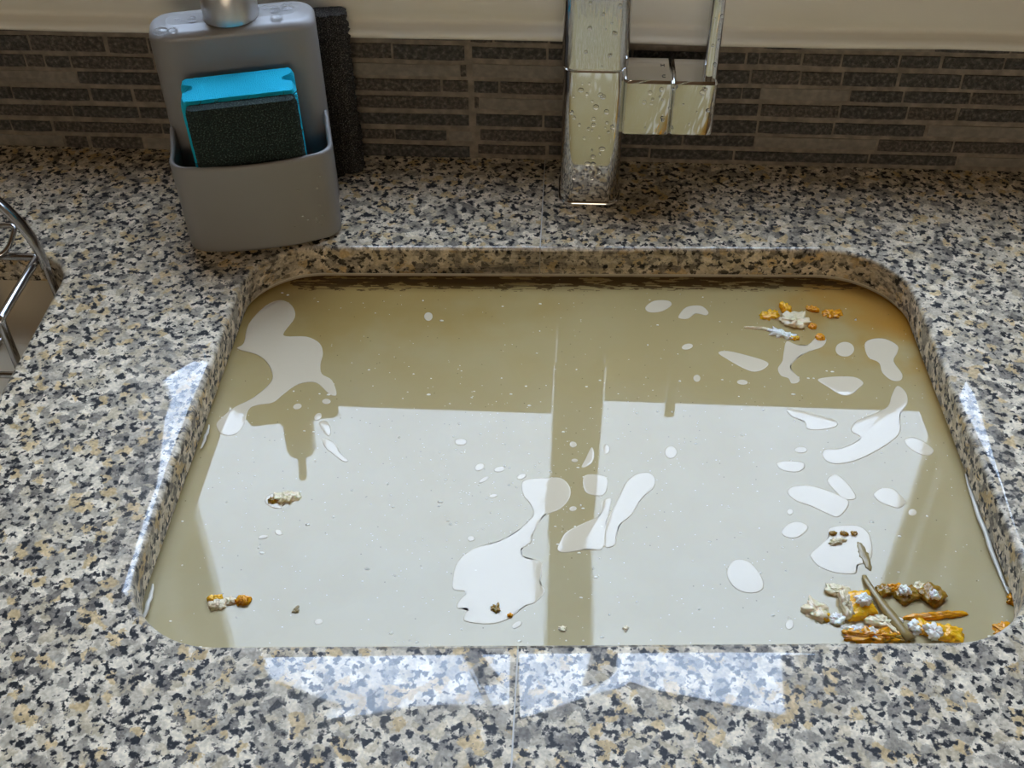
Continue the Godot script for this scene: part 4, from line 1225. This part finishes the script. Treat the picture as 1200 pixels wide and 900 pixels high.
func build_films() -> void:
	var p := PackedVector2Array()
	for v in [Vector3(-0.2226, -0.0000, 0.1919), Vector3(-0.2212, 0.0000, 0.1816), Vector3(-0.1996, 0.0000, 0.1788), Vector3(-0.1725, 0.0000, 0.1757), Vector3(-0.1709, 0.0000, 0.1935), Vector3(-0.1726, 0.0000, 0.2360), Vector3(-0.1728, 0.0000, 0.2778), Vector3(-0.1716, -0.0000, 0.3148), Vector3(-0.1703, 0.0000, 0.3458), Vector3(-0.1682, 0.0000, 0.3748), Vector3(-0.1673, 0.0000, 0.3869), Vector3(-0.1763, 0.0000, 0.3807), Vector3(-0.1806, 0.0000, 0.3697), Vector3(-0.1864, 0.0000, 0.3467), Vector3(-0.1935, 0.0000, 0.3094), Vector3(-0.1986, 0.0000, 0.2826), Vector3(-0.1959, 0.0000, 0.2574), Vector3(-0.2088, 0.0000, 0.2238)]: p.append(Vector2(v.x, v.z))
	film_patch(p, "thin wet film along the left rim of the sink")
	p = PackedVector2Array()
	for v in [Vector3(0.2931, 0.0000, 0.1644), Vector3(0.3111, 0.0000, 0.1567), Vector3(0.3148, 0.0000, 0.1816), Vector3(0.3149, 0.0000, 0.2208), Vector3(0.3172, 0.0000, 0.2705), Vector3(0.3188, 0.0000, 0.3092), Vector3(0.3121, 0.0000, 0.3451), Vector3(0.3023, 0.0000, 0.3456), Vector3(0.3033, 0.0000, 0.3222), Vector3(0.3041, 0.0000, 0.2692), Vector3(0.2995, 0.0000, 0.2215)]: p.append(Vector2(v.x, v.z))
	film_patch(p, "thin wet film along the right rim of the sink")
	p = PackedVector2Array()
	for v in [Vector3(-0.1118, 0.0000, 0.4170), Vector3(-0.0851, 0.0000, 0.4131), Vector3(-0.0263, 0.0000, 0.4092), Vector3(0.0319, 0.0000, 0.4055), Vector3(0.0336, -0.0000, 0.4400), Vector3(0.0185, 0.0000, 0.4426), Vector3(-0.0055, 0.0000, 0.4456), Vector3(-0.0228, 0.0000, 0.4519), Vector3(-0.0363, 0.0000, 0.4562), Vector3(-0.0500, 0.0000, 0.4578), Vector3(-0.0643, -0.0000, 0.4558), Vector3(-0.0769, 0.0000, 0.4573), Vector3(-0.0852, 0.0000, 0.4523), Vector3(-0.0884, 0.0000, 0.4447), Vector3(-0.0840, 0.0000, 0.4384), Vector3(-0.0959, 0.0000, 0.4314), Vector3(-0.1072, -0.0000, 0.4242)]: p.append(Vector2(v.x, v.z))
	film_patch(p, "irregular wet film on the front granite, left of the joint")
	p = PackedVector2Array()
	for v in [Vector3(0.0361, 0.0000, 0.4050), Vector3(0.1003, 0.0000, 0.4013), Vector3(0.1595, 0.0000, 0.3979), Vector3(0.2065, 0.0000, 0.3975), Vector3(0.2075, -0.0000, 0.4060), Vector3(0.2066, 0.0000, 0.4158), Vector3(0.1990, -0.0000, 0.4224), Vector3(0.1922, 0.0000, 0.4339), Vector3(0.1673, 0.0000, 0.4352), Vector3(0.1392, 0.0000, 0.4356), Vector3(0.1295, 0.0000, 0.4315), Vector3(0.1154, 0.0000, 0.4303), Vector3(0.1041, 0.0000, 0.4299), Vector3(0.0975, 0.0000, 0.4217), Vector3(0.0906, 0.0000, 0.4192), Vector3(0.0851, 0.0000, 0.4266), Vector3(0.0748, -0.0000, 0.4333), Vector3(0.0587, -0.0000, 0.4387), Vector3(0.0378, 0.0000, 0.4435)]: p.append(Vector2(v.x, v.z))
	film_patch(p, "irregular wet film on the front granite, right of the joint")

func build_rim_film() -> void:
	# the thin wet line on the rounded upper edge behind the water
	var st := begin()
	var rows := []
	for k in 9:
		var a := deg_to_rad(-2.0 + 62.0 * k / 8)
		var row := PackedVector3Array()
		for i in 61:
			var x := lerpf(-0.105, 0.235, i / 60.0)
			var v := on_edge(HOLE[0], HOLE[1], x)
			var lift := 0.0034 + (0.0 if k == 0 or k == 8 else 0.00012)
			row.append(Vector3(x, -0.0032 + lift * cos(a), v.y - 0.0032 + lift * sin(a)))
		rows.append(row)
	rows.reverse()
	grid(st, rows, false)
	tag(put("water_film", done(st), M.film), "thin wet line along the rounded back edge of the sink opening", "water film", "wet films on the granite")

func build_drops() -> void:
	var f: Node3D = get_node("faucet")
	var d: Node3D = get_node("soap_dispenser")
	var places := []
	for i in 40:
		places.append([f.transform * Vector3(rng.randf_range(-0.016, 0.016), 0.022 + 0.078 * rng.randf(), 0.0221), f.basis, rng.randf_range(0.0006, 0.0021)])
	for i in 12:
		places.append([f.transform * Vector3(rng.randf_range(-0.016, 0.016), rng.randf_range(0.112, 0.165), 0.0232), f.basis, rng.randf_range(0.0006, 0.0018)])
	for i in 22:
		places.append([f.transform * Vector3(rng.randf_range(0.025, 0.084), rng.randf_range(0.062, 0.098), 0.0190), f.basis, rng.randf_range(0.0005, 0.0018)])
	for i in 6:
		places.append([f.transform * Vector3(0.081 + rng.randf_range(-0.003, 0.003), rng.randf_range(0.11, 0.165), 0.0131), f.basis, rng.randf_range(0.0006, 0.0014)])
	drops(places, "clear water droplets beaded on the chrome faucet")
	places = []
	var up := Basis(Vector3.RIGHT, -PI / 2)
	for i in 9:
		places.append([d.transform * Vector3([-1, 1][i % 2] * rng.randf_range(0.024, 0.040), 0.1466, rng.randf_range(-0.030, -0.012)), d.basis * up, rng.randf_range(0.0012, 0.0042)])
	for k in [[-0.046, 0.1455, -0.008, 0.0050], [-0.038, 0.1462, -0.0065, 0.0036], [0.030, 0.1464, -0.010, 0.0050], [0.038, 0.1466, -0.022, 0.0042], [0.022, 0.1466, -0.026, 0.0034]]:
		places.append([d.transform * Vector3(k[0], k[1], k[2]), d.basis * up, k[3]])
	for i in 20:
		places.append([d.transform * Vector3(rng.randf_range(0.0, 0.045), rng.randf_range(0.012, 0.06), 0.0462), d.basis, rng.randf_range(0.0005, 0.0011)])
	drops(places, "clear water droplets on the grey soap dispenser")

func drops(places: Array, label: String) -> void:
	var mm := MultiMesh.new()
	mm.transform_format = MultiMesh.TRANSFORM_3D
	mm.mesh = lumpy(Vector3(2, 2, 0.8), 9, 0.06, 0.0, 8)
	mm.instance_count = places.size()
	for i in places.size():
		var p: Array = places[i]
		var s: float = p[2]
		mm.set_instance_transform(i, Transform3D(p[1] * Basis.from_scale(Vector3(s * rng.randf_range(0.8, 1.2), s * rng.randf_range(0.8, 1.2), s)), p[0]))
	var o := MultiMeshInstance3D.new()
	o.multimesh = mm
	o.material_override = M.droplet
	o.name = numbered("water_droplets")
	add_child(o, true)
	tag(o, label, "droplets", "", "stuff")
